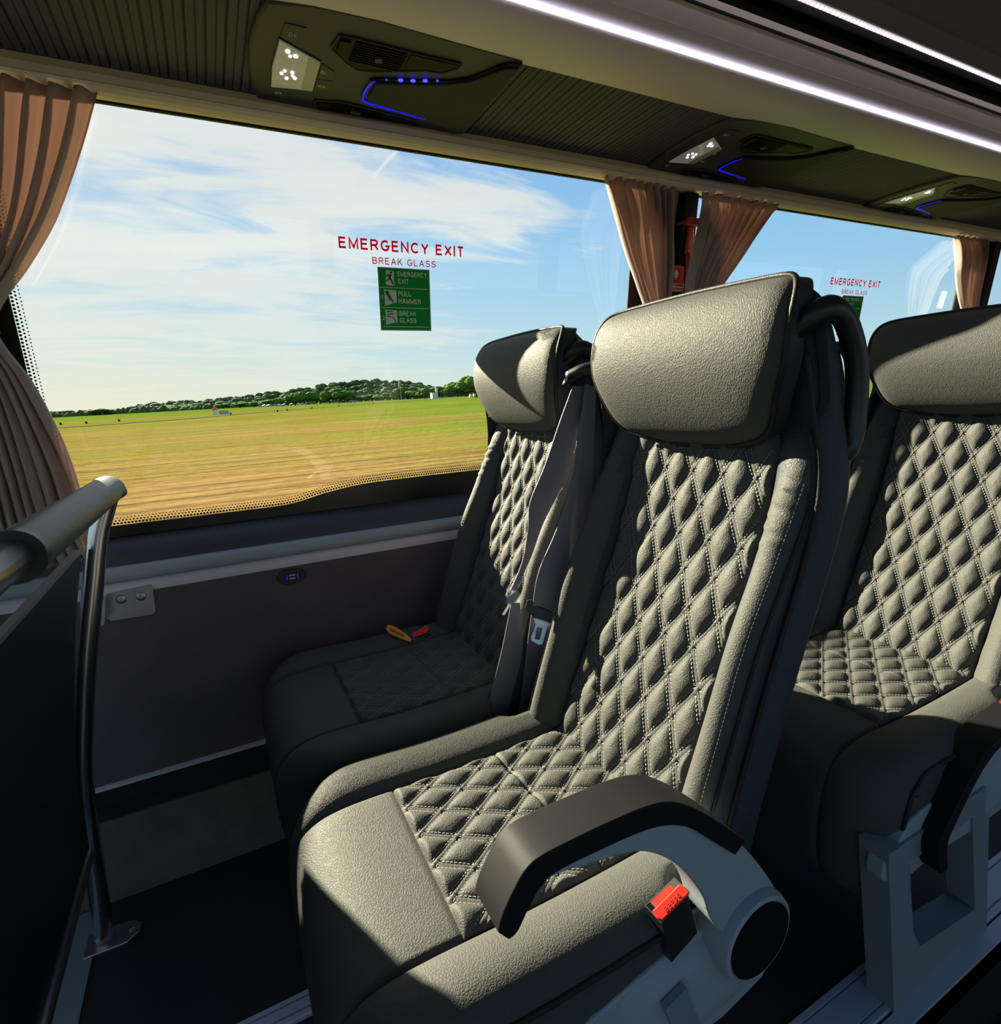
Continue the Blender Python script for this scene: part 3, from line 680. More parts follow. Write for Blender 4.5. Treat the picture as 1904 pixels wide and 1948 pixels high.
def make_belt(root, kind):
    if kind == 'near':
        yc = .603
        w = MB()
        A = [((.604, .835, 1.032), (.610, .835, 1.032)), ((.584, .833, .947), (.592, .833, .947)), ((.574, .833, .885), (.588, .833, .884)), ((.536, .835, .782), (.561, .830, .779)), ((.495, .840, .700), (.549, .822, .690)), ((.484, .846, .634), (.533, .822, .620))]
        ribbon(w, [(rel([a], yc)[0], rel([b], yc)[0]) for a, b in A])
        L = [((.490, .860, .622), (.533, .838, .612)), ((.476, .862, .54), (.536, .850, .52)), ((.457, .860, .44), (.518, .855, .42)), ((.440, .858, .385), (.502, .858, .365))]
        ribbon(w, [(rel([a], yc)[0], rel([b], yc)[0]) for a, b in L])
        B = [((.604, .842, 1.030), (.630, .842, 1.028)), ((.59, .842, .90), (.622, .842, .90)), ((.567, .842, .777), (.609, .842, .771)), ((.52, .85, .60), (.57, .85, .59)), ((.48, .85, .42), (.53, .85, .41))]
        ribbon(w, [(rel([a], yc)[0], rel([b], yc)[0]) for a, b in B])
        belt = w.build('seat_belt', 'webbing', root, angle=40)
        n = Vector((-.5, -.8, .3)).normalized()
        def plate(pts, th, name, m, par, push=0.0, hole=None):
            P = [Vector(p)+n*push for p in rel(pts, yc)]; k = len(P)
            mb = MB(); mb.add(P+[p-n*th for p in P], [tuple(range(k)), tuple(range(2*k-1, k-1, -1))]+[(i, (i+1) % k, k+(i+1) % k, k+i) for i in range(k)])
            return mb.build(name, m, par)
        hd = plate([(.474, .858, .630), (.480, .859, .644), (.489, .854, .645), (.493, .848, .635), (.523, .822, .618), (.528, .824, .630), (.539, .815, .623), (.538, .812, .615), (.529, .812, .601), (.509, .826, .605), (.485, .845, .613)], .008, 'latch_plate', 'black_plastic', belt, .006)
        bevel(hd, .0015, 2)
        out = rel([(.484, .844, .611), (.509, .825, .602), (.502, .827, .595), (.4955, .826, .581), (.489, .824, .567), (.483, .828, .566), (.473, .837, .574), (.474, .839, .580), (.480, .8395, .590), (.485, .840, .601)], yc)
        inn = rel([(.487, .837, .597), (.491, .834, .596), (.495, .831, .595), (.4905, .830, .584), (.486, .829, .574), (.4825, .8315, .575), (.479, .834, .576), (.481, .835, .583), (.483, .836, .590), (.485, .8365, .594)], yc)
        o_ = [Vector(p)+n*.003 for p in out]; i_ = [Vector(p)+n*.003 for p in inn]; k = 10
        mb = MB(); vs = o_+i_+[p-n*.003 for p in o_]+[p-n*.003 for p in i_]
        fs = []
        for i in range(k):
            j = (i+1) % k
            fs += [(i, j, k+j, k+i), (2*k+i, 3*k+i, 3*k+j, 2*k+j), (i, 2*k+i, 2*k+j, j), (k+i, k+j, 3*k+j, 3*k+i)]
        # tongue order of inner ring matches the outer ring
        mb.add(vs, fs); t = mb.build('latch_tongue', 'tongue', hd); t['label'] = 'shiny metal latch tongue with slot'
        gd = MB(); gd.tube(curve(rel([(.583, .862, 1.044), (.590, .850, 1.050), (.600, .835, 1.056), (.625, .815, 1.062), (.64, .80, 1.065)], yc), 14), [.009]+[.0125]*12+[.010], 10)
        gd.tube(rel([(.584, .862, 1.040), (.580, .866, 1.030)], yc), .008, 8)
        gd.build('belt_guide', 'black_plastic', root, smooth=True)
        an = MB().box((.452-SX, .848-yc, .372), (.498-SX, .858-yc, .384)); an.build('belt_anchor', 'steel', root)
    else:
        yc = 1.072
        w = MB()
        A = [((.589, .856, 1.030), (.611, .856, 1.029)), ((.560, .856, .970), (.603, .856, .967)), ((.525, .858, .889), (.581, .858, .883)), ((.494, .860, .829), (.546, .860, .823)), ((.490, .862, .786), (.519, .860, .782)), ((.479, .862, .733), (.495, .860, .730)), ((.466, .862, .701), (.477, .860, .699)), ((.447, .862, .669), (.459, .860, .666))]
        ribbon(w, [(rel([a], yc)[0], rel([b], yc)[0]) for a, b in A])
        L = [((.453, .872, .640), (.471, .872, .636)), ((.429, .872, .552), (.473, .872, .540)), ((.397, .872, .455), (.442, .872, .441)), ((.383, .872, .411), (.428, .872, .396)), ((.378, .872, .37), (.42, .872, .36))]
        ribbon(w, [(rel([a], yc)[0], rel([b], yc)[0]) for a, b in L])
        belt = w.build('seat_belt', 'webbing', root, angle=40)
        n = Vector((-.5, -.8, .3)).normalized()
        P = [Vector(p) for p in rel([(.432, .853, .650), (.434, .854, .660), (.453, .845, .672), (.455, .843, .665), (.447, .845, .652), (.435, .850, .646)], yc)]
        mb = MB().add(P+[p-n*.008 for p in P], [tuple(range(6)), tuple(range(11, 5, -1))]+[(i, (i+1) % 6, 6+(i+1) % 6, 6+i) for i in range(6)])
        hd = mb.build('latch_plate', 'grey_plastic_dark', belt)
        P = [Vector(p) for p in rel([(.436, .850, .650), (.441, .848, .649), (.426, .850, .629), (.422, .851, .631)], yc)]
        mb = MB().add(P+[p-n*.002 for p in P], [(0, 1, 2, 3), (7, 6, 5, 4)]+[(i, (i+1) % 4, 4+(i+1) % 4, 4+i) for i in range(4)]); mb.build('latch_tongue', 'chrome', hd)
        # buckles tucked beside the wall
        b = MB(); quadbox(b, rel([(.310, 1.262, .480), (.318, 1.266, .486), (.332, 1.252, .482), (.350, 1.226, .468), (.356, 1.214, .460), (.353, 1.208, .455), (.338, 1.222, .460), (.314, 1.248, .471)], yc), .004)
        t = b.build('strap_tab', 'orange', root); t['label'] = 'orange webbing tab'
        s = MB(); quadbox(s, rel([(.320, 1.256, .4815), (.344, 1.226, .4675), (.341, 1.224, .4665), (.317, 1.253, .479)], yc), .003); s.build('tab_slot', 'hammer_red', t)
        r = MB(); quadbox(r, rel([(.364, 1.233, .463), (.402, 1.231, .477), (.406, 1.224, .472), (.399, 1.217, .465), (.366, 1.222, .456)], yc), .006); r = r.build('buckle', 'red', root); bevel(r, .0015, 2)
        bb = MB(); quadbox(bb, rel([(.368, 1.232, .457), (.404, 1.230, .470), (.404, 1.214, .462), (.37, 1.218, .451)], yc), .05); bb.build('buckle_body', 'black_plastic', r)

YA, YB = .603, 1.072
G = 'coach seats in pairs along the window side'
A = thing('coach_seat', 'grey quilted leather coach seat by the aisle, nearest, with black-padded armrest held up', 'seat', (SX, YA, 0), G)
make_backrest(A); make_headrest(A); make_cushion(A)
core = list(A.children)
make_handle(A, -1)
def copy_parts(src, dst):
    for c in src: dup(c, dst)
B = thing('coach_seat', 'grey quilted leather coach seat beside the window, behind the silver belt latch', 'seat', (SX, YB, 0), G)
copy_parts(core, B); make_handle(B, -1)
make_side(A); make_buckle(A); armA = make_armrest(A, YA)
make_belt(A, 'near'); make_belt(B, 'far')
PITCH = .766
C_ = thing('coach_seat', 'grey quilted coach seat of the next row with lowered armrest, at right edge', 'seat', (SX+PITCH, YA, 0), G)
copy_parts([c for c in A.children if c.name.split('.')[0] not in ('seat_belt', 'belt_guide', 'belt_anchor')], C_)
for c in C_.children:
    if c.name.startswith('armrest'): c.rotation_euler.y = -math.radians(50)
D = thing('coach_seat', 'grey quilted window seat of the next row, mostly hidden behind the front pair', 'seat', (SX+PITCH, YB, 0), G)
copy_parts([c for c in B.children if c.name.split('.')[0] not in ('seat_belt', 'strap_tab', 'buckle')], D)

# floor tracks
def track(name, x0, x1, y0, y1, z0, label):
    t = MB().prism([(y0, z0), (y0, z0+.006), (y0+.002, z0+.009), (y0+.010, z0+.009), (y0+.011, z0+.006), (y0+.013, z0+.006), (y0+.014, z0+.009), (y1-.014, z0+.009), (y1-.013, z0+.006), (y1-.011, z0+.006), (y1-.010, z0+.009), (y1-.002, z0+.009), (y1, z0+.006), (y1, z0)], x0, x1, 'x').build(name, 'alu')
    return tag(t, label, 'floor track')
track('floor_track', -.33, XB, .838, .882, 0, 'ribbed aluminium floor track running under the front seat pair')
track('floor_track', -.33, XB, .372, .440, 0, 'aluminium floor track under the grey leg of the right-hand seat')
ext('trim_11', [(.345, .008), (.368, .008), (.368, -.002), (.352, -.002), (.352, -.05), (.345, -.05)], 'alu', -.34, XB)
struct(MB().box((-.425, .345, -.19), (-.338, 1.275, .004)).build('trim_12', 'grey_plastic_dark'))

# ------------------------------------------------------------------ partition with padded handrail
pt = thing('partition', 'dark partition in front of the seats with padded handrail on top', 'partition', (-.30, 1.17, 0))
def R_(p): return (p[0]+.30, p[1]-1.17, p[2])
post = [(-.175, 1.18, .884), (-.198, 1.18, .826), (-.211, 1.18, .780), (-.222, 1.18, .733), (-.256, 1.18, .590), (-.286, 1.18, .441), (-.301, 1.18, .337), (-.310, 1.18, .203), (-.315, 1.18, .110), (-.322, 1.18, .006)]
pc = curve([R_(p) for p in post], 50)
MB().tube(pc, .0165, 16).build('post', 'chrome', pt, smooth=True)
fp = [(-.352, 1.15), (-.352, 1.205), (-.30, 1.205), (-.272, 1.20), (-.258, 1.185), (-.262, 1.165), (-.28, 1.15)]
ft = MB().prism([(x+.30, y-1.17) for x, y in fp], .0, .008, 'z').build('foot_plate', 'steel', pt); bevel(ft, .0015)
def screw(c, nrm, r, parent, name='screw', m='steel'):
    n = Vector(nrm).normalized(); u = n.orthogonal().normalized(); v = n.cross(u); mb = MB(); N = 16; c = Vector(c); vs = []
    for rr, h in ((r, 0), (r, .4*r), (r*.75, .6*r), (r*.42, .6*r), (r*.38, .2*r)):
        for i in range(N): a = 2*PI*i/N; vs.append(c+(u*math.cos(a)+v*math.sin(a))*rr+n*h)
    mb.add(vs, [(j*N+i, j*N+(i+1) % N, (j+1)*N+(i+1) % N, (j+1)*N+i) for j in range(4) for i in range(N)]+[tuple(4*N+i for i in range(N))])
    return mb.build(name, m, parent, angle=40)
screw(R_((-.275, 1.178, .008)), (0, 0, 1), .007, pt)
hr = [(-.178, y, z) for y, z in [(1.200, .884), (1.1, .888), (.95, .890), (.80, .892), (.655, .894)]]
pd = MB(); path = curve([R_((-.174, 1.203, .868)), R_((-.176, 1.200, .880)), R_((-.178, 1.190, .887))]+[R_(p) for p in hr[1:]], 40)
pd.tube(path, [.014, .019, .022, .0235]+[.0245]*35+[.0245], 24)
gp = pd.build('grip_pad', 'pad_grip', pt, angle=50); gp['label'] = 'padded grey grip with stitched seam'
sm = MB()
for i in range(122):
    y = 1.165-i*.0042
    a = -1.1; cx, cz = -.178-.0248*math.cos(a), .890+.0248*math.sin(a)
    sm.box((cx+.30-.0006, y-1.17, cz-.0006), (cx+.30+.0006, y-1.17+.0028, cz+.0006))
o = sm.build('seam_stitching', 'thread', gp); o['kind'] = 'stuff'
MB().tube([R_((-.178, .657, .894)), R_((-.178, .645, .894))], .0258, 24).build('end_ring', 'black_plastic', pt, angle=40)
MB().tube([R_((-.178, .65, .894)), R_((-.178, .50, .894)), R_((-.178, .40, .88)), R_((-.18, .36, .82)), R_((-.21, .35, .75)), R_((-.29, .35, .44)), R_((-.315, .35, .1)), R_((-.32, .35, 0.0))], .0165, 16).build('rail', 'chrome', pt, smooth=True)
pn = MB(); top = (-.228, .790); bot = (-.314, .212)
mids = [(-.228, .790), (-.258, .660), (-.290, .480), (-.306, .340), (-.314, .212)]
cs = mids+[(x-.008, z) for x, z in reversed(mids)]
pn.prism([(x+.30, z) for x, z in cs], .35-1.17, 1.165-1.17, 'y'); pn.build('panel', 'dark_panel', pt)
MB().box((top[0]-.0095+.30, .35-1.17, top[1]-.002), (top[0]+.0015+.30, 1.15-1.17, top[1]+.004)).build('panel_edge', 'edge_pale', pt)  # lit plexi edge of the panel, its light put into a paler strip
MB().tube([R_((-.312, 1.165, .212)), R_((-.312, .35, .212))], .0105, 12).build('lower_rail', 'steel', pt, smooth=True)
# bracket on the wall
bk = MB().prism([(x+.30, z) for x, z in [(-.250, .594), (-.240, .648), (-.164, .652), (-.160, .648), (-.162, .592), (-.168, .586), (-.243, .588)]], 1.3795-1.17, 1.3755-1.17).build('wall_bracket', 'steel', pt)
MB().prism([(x+.30, z) for x, z in [(-.250, .594), (-.240, .648), (-.252, .640), (-.268, .60), (-.262, .590)]], 1.3795-1.17, 1.34-1.17).build('bracket_flange', 'steel', bk)
screw(R_((-.219, 1.3755, .632)), (0, -1, 0), .0095, bk); screw(R_((-.183, 1.3755, .631)), (0, -1, 0), .0095, bk)

# USB socket
us = thing('usb_socket', 'small black oval socket with two glowing blue ports on the fabric wall', 'socket', (.1245, 1.38, .616))
ov = lambda k, y, a=.033, b=.0185: [(a*k*math.copysign(abs(math.cos(t))**.8, math.cos(t)), b*k*math.copysign(abs(math.sin(t))**1.05, math.sin(t))) for t in [2*PI*i/36 for i in range(36)]]
bevel(MB().prism(ov(1, 0), 0, -.006).build('socket_plate', 'black_plastic', us, angle=40), .001)
MB().prism([(-.015, -.009), (.015, -.009), (.015, .009), (-.015, .009)], -.0055, -.0075).build('port_block', 'gloss_black', us)
for z in (-.004, .004):
    MB().prism([(-.006, z-.0014), (.006, z-.0014), (.006, z+.0014), (-.006, z+.0014)], -.0072, -.0082).build('port', 'icon', us)
for s in (-1, 1):
    MB().prism([(s*.012-.0012, -.006), (s*.012+.0012, -.006), (s*.012+.0012, .006), (s*.012-.0012, .006)], -.0072, -.0080).build('port_light', 'blue_strip', us)

# ------------------------------------------------------------------ emergency lettering and stickers on the glass
def gmap(x0, z0, dy=.0024):
    c = 1/math.sqrt(1+.106**2)
    return lambda x, y, z: Vector((x0+x, GW(z0+y*c)-dy-z, z0+y*c))
def gpoly(pts, name, m, parent, x0, z0, dy):
    f = gmap(x0, z0, dy); n = len(pts)
    mb = MB().add([f(x, y, 0) for x, y in pts]+[f(x, y, -.0004) for x, y in pts], [tuple(range(n)), tuple(range(2*n-1, n-1, -1))]+[(i, (i+1) % n, n+(i+1) % n, n+i) for i in range(n)])
    return mb.build(name, m, parent)
def signs(dx, where):
    L = bpy.data.objects.new('window_lettering', None)
    L = thing('window_lettering', 'red words EMERGENCY EXIT BREAK GLASS on the %s window' % where, 'lettering', (0, 0, 0), 'red emergency lettering on the windows')
    text('EMERGENCY EXIT', 'lettering_line', 'letter_red', .0245, gmap(.3165+dx, 1.3690), L, sp=1.5, thick=.0002, width=.315, bold=.185)
    text('BREAK GLASS', 'lettering_line', 'letter_red', .0150, gmap(.393+dx, 1.3400), L, sp=1.6, thick=.0002, width=.161, bold=.15)
    S = thing('emergency_sticker', 'green emergency exit instruction sticker on the %s window' % where, 'sticker', (0, 0, 0), 'green emergency stickers on the windows')
    x0, z0 = .404+dx, 1.1895; P = lambda pts, nm, m, d: gpoly(pts, nm, m, S, x0, z0, d)
    w, h = .1325, .1455
    bo = 0.0026
    f_ = gmap(x0, z0, .0026); A_ = [(0, 0), (w, 0), (w, h), (0, h)]; B_ = [(bo, bo), (w-bo, bo), (w-bo, h-bo), (bo, h-bo)]
    MB().add([f_(x, y, 0) for x, y in A_+B_]+[f_(x, y, -.0004) for x, y in A_+B_], [(i, (i+1) % 4, 4+(i+1) % 4, 4+i) for i in range(4)]+[(8+i, 12+i, 12+(i+1) % 4, 8+(i+1) % 4) for i in range(4)]+[(i, 8+i, 8+(i+1) % 4, (i+1) % 4) for i in range(4)]).build('border', 'sign_edge', S)
    P([(.0025, .0025), (w-.0025, .0025), (w-.0025, h-.0025), (.0025, h-.0025)], 'board', 'sign_green', .0026)
    for yy, xa in ((.099, .004), (.053, .008), (.0085, .008)): P([(xa, yy), (w-.006, yy), (w-.006, yy+.0014), (xa, yy+.0014)], 'divider', 'sign_white', .0031)
    for body, x, y, s, wd in (('EMERGENCY', .049, .1255, .0115, .076), ('EXIT', .050, .1090, .0115, .027), ('PULL', .049, .0805, .0115, .033), ('HAMMER', .049, .0635, .0115, .058), ('BREAK', .049, .0345, .0115, .044), ('GLASS', .049, .0185, .0115, .044), ('1', .006, .072, .009, .0035), ('2', .006, .025, .009, .0055)):
        text(body, 'lettering', 'sign_white', s, gmap(x0+x, z0+y, .0032), S, width=wd, thick=.0002, bold=.19)
    # pictograms
    p1 = P([(.019, .106), (.0405, .104), (.040, .138), (.0205, .139)], 'pictogram', 'sign_white', .0031)
    q = lambda pts: gpoly(pts, 'figure', 'sign_dark', p1, x0, z0, .0037)
    q([(.033+.0028*math.cos(t*PI/4), .134+.0028*math.sin(t*PI/4)) for t in range(8)])
    q([(.027, .130), (.033, .130), (.0335, .127), (.031, .122), (.036, .115), (.039, .107), (.0365, .106), (.033, .113), (.028, .119), (.022, .114), (.018, .114), (.018, .116), (.0225, .1165), (.027, .122), (.024, .127), (.022, .123), (.0205, .124), (.0235, .130)])
    p2 = P([(.014, .057), (.0445, .067), (.044, .094), (.014, .095)], 'pictogram', 'sign_white', .0031)
    q2 = lambda pts: gpoly(pts, 'figure', 'sign_dark', p2, x0, z0, .0037)
    q2([(.016, .090), (.018, .086), (.025, .074), (.028, .068), (.030, .069), (.027, .078), (.0245, .087), (.024, .092), (.018, .092)])
    q2([(.026, .082), (.0275, .083), (.036, .068), (.034, .064)])
    p3 = P([(.014, .0135), (.0435, .020), (.0435, .047), (.014, .049)], 'pictogram', 'sign_white', .0031)
    q3 = lambda pts: gpoly(pts, 'figure', 'sign_dark', p3, x0, z0, .0037)
    for a, b in ((.018, .042), (.0225, .0435), (.028, .042), (.0185, .036), (.024, .037), (.029, .037), (.018, .0315), (.0235, .031)): q3([(a, b), (a+.004, b+.001), (a+.0035, b+.0035), (a-.0005, b+.003)])
    q3([(.031, .033), (.032, .034), (.041, .021), (.039, .020)])
signs(0, 'nearest'); signs(1.808, 'next')

# ------------------------------------------------------------------ curtains
def curtain(name, label, rows, pleats, yb, group, tiez=None, seed=0, amp=.016, inn=0.0):
    """rows: (z, x_left, x_right) from top to bottom"""
    rnd = random.Random(seed); ph = rnd.random()*6
    c = thing(name, label, 'curtain', ((rows[0][1]+rows[0][2])/2, yb, rows[-1][0]), group)
    lx, ly, lz = c.location
    tl = sorted((r[0], r[1]) for r in rows); tr = sorted((r[0], r[2]) for r in rows); z1, z0 = rows[0][0], rows[-1][0]
    wid = [r[2]-r[1] for r in rows]; wm = max(wid)
    def f(u, v):
        z = z1+(z0-z1)*v; a, b = tab(tl, z), tab(tr, z); w = b-a
        uu = u+.022*math.sin(u*pleats*1.7*PI+ph+v)*(1-abs(2*u-1))+.02*math.sin(u*5+ph)*u*(1-u)*4
        sharp = math.sin(2*PI*pleats*uu+ph+.6*math.sin(3*v+ph)+1.1*math.sin(uu*7+ph+v*2))
        s2 = math.sin(2*PI*pleats*2.3*uu+ph*2+2*v)
        am = amp*(.55+.45*w/wm)
        y = am*(math.copysign(abs(sharp)**.75, sharp))+.25*am*s2
        if v < .06: y *= .6+.4*v/.06
        x = a+w*uu+.25*am*math.cos(2*PI*pleats*uu+ph)
        x += .004*noise.noise((u*9+seed, v*5, 0)); y += .010*noise.noise((u*7, v*4+seed, 3))
        io = inn*sstep(.0, .16, z1-z); x *= (yb-io)/yb
        return (x-lx, y-io, z-lz+.004*math.sin(u*pleats*2*PI)*(v > .98))
    nv = 70
    cl = MB().grid(f, pleats*18+1, nv).build('curtain_cloth', 'curtain', c, smooth=True, recalc=False)
    md = cl.modifiers.new('thickness', 'SOLIDIFY'); md.thickness = .0007
    if tiez:
        a, b = tab(tl, tiez), tab(tr, tiez); w = b-a; cx = (a+b)/2-lx
        tb = MB(); N = 28; vs = []
        for z in (-.022, .022):
            for i in range(N): t = 2*PI*i/N; vs.append(((cx+lx+(w/2+.008)*math.cos(t))*(yb-inn)/yb-lx, (amp+.012)*math.sin(t)-inn, tiez-lz+z))
        tb.add(vs, [(i, (i+1) % N, N+(i+1) % N, N+i) for i in range(N)])
        t = tb.build('tieback', 'leather_dark', c, smooth=True); t.modifiers.new('thickness', 'SOLIDIFY').thickness = .002
        screw(((cx+lx+w/2*.62)*(yb-inn)/yb-lx, -(amp+.012)*.85-inn, tiez-lz), (.35, -1, 0), .008, t, 'button', 'alu')
    return c
CG = 'taupe pleated curtains hanging from the cornice'
curtain('curtain', 'taupe pleated curtain tied back at the left edge, behind the padded handrail', [(1.590, -.52, -.103), (1.506, -.50, -.137), (1.43, -.475, -.172), (1.358, -.455, -.209), (1.283, -.435, -.260), (1.237, -.425, -.296), (1.19, -.42, -.322), (1.155, -.425, -.318), (1.089, -.44, -.288), (1.01, -.45, -.268), (.908, -.46, -.250), (.79, -.46, -.238), (.735, -.455, -.228)], 12, 1.340, CG, 1.19, 3)
curtain('curtain', 'taupe curtain on the left side of the dark pillar, above the front seats', [(1.592, 1.044, 1.318), (1.48, 1.082, 1.312), (1.38, 1.120, 1.306), (1.30, 1.160, 1.292), (1.22, 1.20, 1.285), (1.16, 1.19, 1.29), (1.05, 1.16, 1.30), (.80, 1.13, 1.32)], 8, 1.350, CG, 1.19, 8, inn=.05)
curtain('curtain', 'taupe curtain on the right side of the dark pillar, spreading to the right', [(1.590, 1.408, 1.775), (1.55, 1.412, 1.73), (1.48, 1.405, 1.665), (1.40, 1.385, 1.590), (1.32, 1.360, 1.515), (1.22, 1.36, 1.43), (1.16, 1.36, 1.42), (1.05, 1.36, 1.45), (.80, 1.36, 1.48)], 8, 1.350, CG, 1.19, 12, inn=.05)
curtain('curtain', 'taupe curtain at the far right edge, above the next seat row', [(1.585, 2.86, 3.15), (1.45, 2.90, 3.14), (1.33, 2.95, 3.12), (1.22, 3.02, 3.11), (1.10, 2.98, 3.12), (.80, 2.95, 3.14)], 8, 1.350, CG, 1.19, 21, inn=.05)

# emergency hammers on the pillars
def hammer(dx, label):
    h = thing('emergency_hammer', label, 'hammer', (1.362+dx, 1.350, 1.40), 'emergency hammers on the pillars')
    w = MB(); w.prism([(-.012, .015), (.020, .015), (.016, .092), (-.006, .092)], -.004, .020); w.prism([(-.022, .092), (.030, .092), (.034, .104), (.028, .114), (-.018, .114), (-.026, .104)], -.016, .028)
    w.tube([(.004, .006, .02), (.004, .006, -.055)], [.010, .0085], 10)
    bevel(w.build('hammer_body', 'hammer_red', h, angle=40), .003)
    st = MB().box((-.070, .0, -.095), (-.018, .004, -.022)).build('sticker_plate', 'white_plastic', h)
    MB().box((-.069, -.0012, -.072), (-.019, 0, -.023)).build('red_field', 'red', st)
    star = []
    for i in range(18): a = 2*PI*i/18+.2; r = .0165 if i % 2 == 0 else .0075; star.append((-.050+r*.75*math.cos(a), -.047+r*math.sin(a)))
    MB().prism(star, -.0012, -.0024).build('star_mark', 'white_plastic', st)
    MB().prism([(-.038, -.030), (-.030, -.030), (-.034, -.060), (-.038, -.060)], -.0012, -.0022).build('hammer_mark', 'hammer_red', st)
    for k, s in enumerate(('USE TO BREAK', 'GLASS IN CASE')):
        text(s, 'lettering', 'red', .0055, lambda x, y, z, k=k: Vector((-.0675+x, -.0003-z, -.0805-.0095*k+y)), st, width=.047, thick=.0005)
hammer(0, 'red emergency hammer with sticker on the pillar between the two middle curtains')
hammer(1.70, 'red emergency hammer at the far right edge, half behind the curtain')

# ------------------------------------------------------------------ overhead service units
UZ = 1.630
def service_unit():
    ox, oy = .39, 1.20
    u = thing('service_unit', '', 'service unit', (ox, oy, UZ), 'overhead service units under the luggage rack')
    T = lambda pts: [(x-ox, y-oy) for x, y in pts]
    def pr(pts, name, m, z0, z1, par=None, bv=None, ang=None):
        o = MB().prism(T(pts), z0, z1, 'z').build(name, m, par or u, angle=ang)
        if bv: bevel(o, bv, 2, 30)
        return o
    outl = [(.1595, 1.0641), (.1518, 1.0927), (.1447, 1.1602), (.1481, 1.2432), (.1598, 1.3174), (.1729, 1.3524), (.232, 1.3555), (.3535, 1.3565), (.5838, 1.3530), (.6189, 1.3480), (.6258, 1.334), (.6200, 1.1674), (.6138, 1.0414), (.6073, 1.0298), (.4537, 1.0244), (.3352, 1.02), (.2288, 1.0265), (.164, 1.0459)]
    h = pr(outl, 'housing', 'unit', .016, 0, bv=.005, ang=35)
    pr([(.1892, 1.1271), (.2659, 1.1699), (.2677, 1.2741), (.19, 1.2912), (.1856, 1.2166)], 'lamp_bezel', 'gloss_black', -.0006, -.0016)
    c = Vector((.222, 1.215)); ln = [(.1892, 1.1271), (.2659, 1.1699), (.2677, 1.2741), (.19, 1.2912), (.1856, 1.2166)]
    lens = pr([(c.x+(x-c.x)*.96, c.y+(y-c.y)*.96) for x, y in ln], 'reading_lamp', 'lens', -.001, -.004, bv=.001)
    pr([(.242, 1.160), (.2645, 1.1735), (.2665, 1.272), (.245, 1.276)], 'lens_rib', 'icon', -.004, -.0045, lens)
    for x, y, r in ((.2063, 1.155, .0055), (.2207, 1.1643, .0055), (.212, 1.168, .004), (.2041, 1.229, .0045), (.2087, 1.2185, .004), (.2219, 1.2189, .0045), (.2144, 1.2425, .0045), (.2286, 1.2367, .0045), (.224, 1.230, .004)):
        pr([(x+r*.8*math.cos(t*PI/5), y+r*math.sin(t*PI/5)) for t in range(10)], 'led', 'lamp_led', -.0042, -.0056, lens)
    def vent(pts, slider, blades, knob, clearp):
        v = pr(pts, 'air_vent', 'vent_black', -.0004, -.0024, bv=.0008)
        cx = sum(p[0] for p in pts)/len(pts); cy = sum(p[1] for p in pts)/len(pts)
        rim = MB(); P = [Vector((x-ox, y-oy, -.0026)) for x, y in pts]; rim.tube(P+[P[0]], .0014, 6, caps=False); rim.build('vent_rim', 'unit', v)
        pr(slider, 'slider', 'vent_black', -.0026, -.0060, v, .001)
        for b in blades: pr(b, 'blade', 'vent_black', -.0024, -.0048, v)
        pr(knob, 'thumb_tab', 'unit', -.0030, -.0085, v, .0008)
        pr(clearp, 'side_flap', 'vent_black', -.0026, -.0034, v)
    vent([(.274, 1.1216), (.2808, 1.0818), (.3053, 1.0788), (.4094, 1.0812), (.5059, 1.0799), (.5054, 1.0945), (.4824, 1.1216), (.4533, 1.1245), (.365, 1.1635), (.3324, 1.1709), (.3076, 1.1555)],
         [(.284, 1.0907), (.303, 1.087), (.303, 1.128), (.284, 1.122)],
         [[(.310, y), (.403, y+.001), (.403-.08*max(0, (y-1.14)/.03), y+.003), (.310, y+.002)] for y in (1.086, 1.093, 1.100, 1.107, 1.114, 1.121, 1.128, 1.135, 1.142)],
         [(.350, 1.112), (.362, 1.110), (.366, 1.124), (.354, 1.126)], [(.4096, 1.0864), (.5001, 1.0855), (.4780, 1.1144), (.4097, 1.1287)])
    vent([(.2768, 1.311), (.3332, 1.296), (.4057, 1.3053), (.495, 1.317), (.5119, 1.3396), (.2891, 1.3436)],
         [(.283, 1.314), (.306, 1.308), (.306, 1.336), (.291, 1.336)], [[(.312, y), (.42, y+.004), (.42, y+.0055), (.312, y+.002)] for y in (1.307, 1.314, 1.321, 1.328)],
         [(.352, 1.316), (.374, 1.318), (.373, 1.326), (.353, 1.325)], [(.424, 1.312), (.492, 1.320), (.503, 1.336), (.424, 1.337)])
    pr([(.3759, 1.1985), (.45, 1.172), (.5029, 1.1501), (.5448, 1.1227), (.5845, 1.0604), (.6108, 1.0486), (.6185, 1.3326), (.5931, 1.3406), (.5484, 1.3106), (.5163, 1.2966), (.45, 1.284), (.3802, 1.2713), (.3731, 1.2567)], 'speaker_panel', 'unit_panel', -.0004, -.006, bv=.002)
    rec = [(.6112, 1.0368), (.5791, 1.0528), (.5412, 1.1129), (.5012, 1.1428), (.44, 1.166), (.3715, 1.1879), (.3641, 1.2096), (.3623, 1.2562), (.3716, 1.2803)]
    m = MB(); m.tube([(p.x-ox, p.y-oy, -.0012) for p in curve([(x, y, 0) for x, y in rec], 40)], .0042, 6, flat=.6); m.build('channel', 'gloss_black', u)
    bl = [(.372, 1.188), (.3655, 1.205), (.3625, 1.232), (.3640, 1.262), (.372, 1.276), (.39, 1.281), (.44, 1.2895), (.5129, 1.3015)]
    m = MB(); m.tube([(p.x-ox, p.y-oy, -.0035) for p in curve([(x, y, 0) for x, y in bl], 40)], [.0012]*3+[.0024]*30+[.0016]*6+[.0008], 6); m.build('glow_line', 'blue_strip', u)
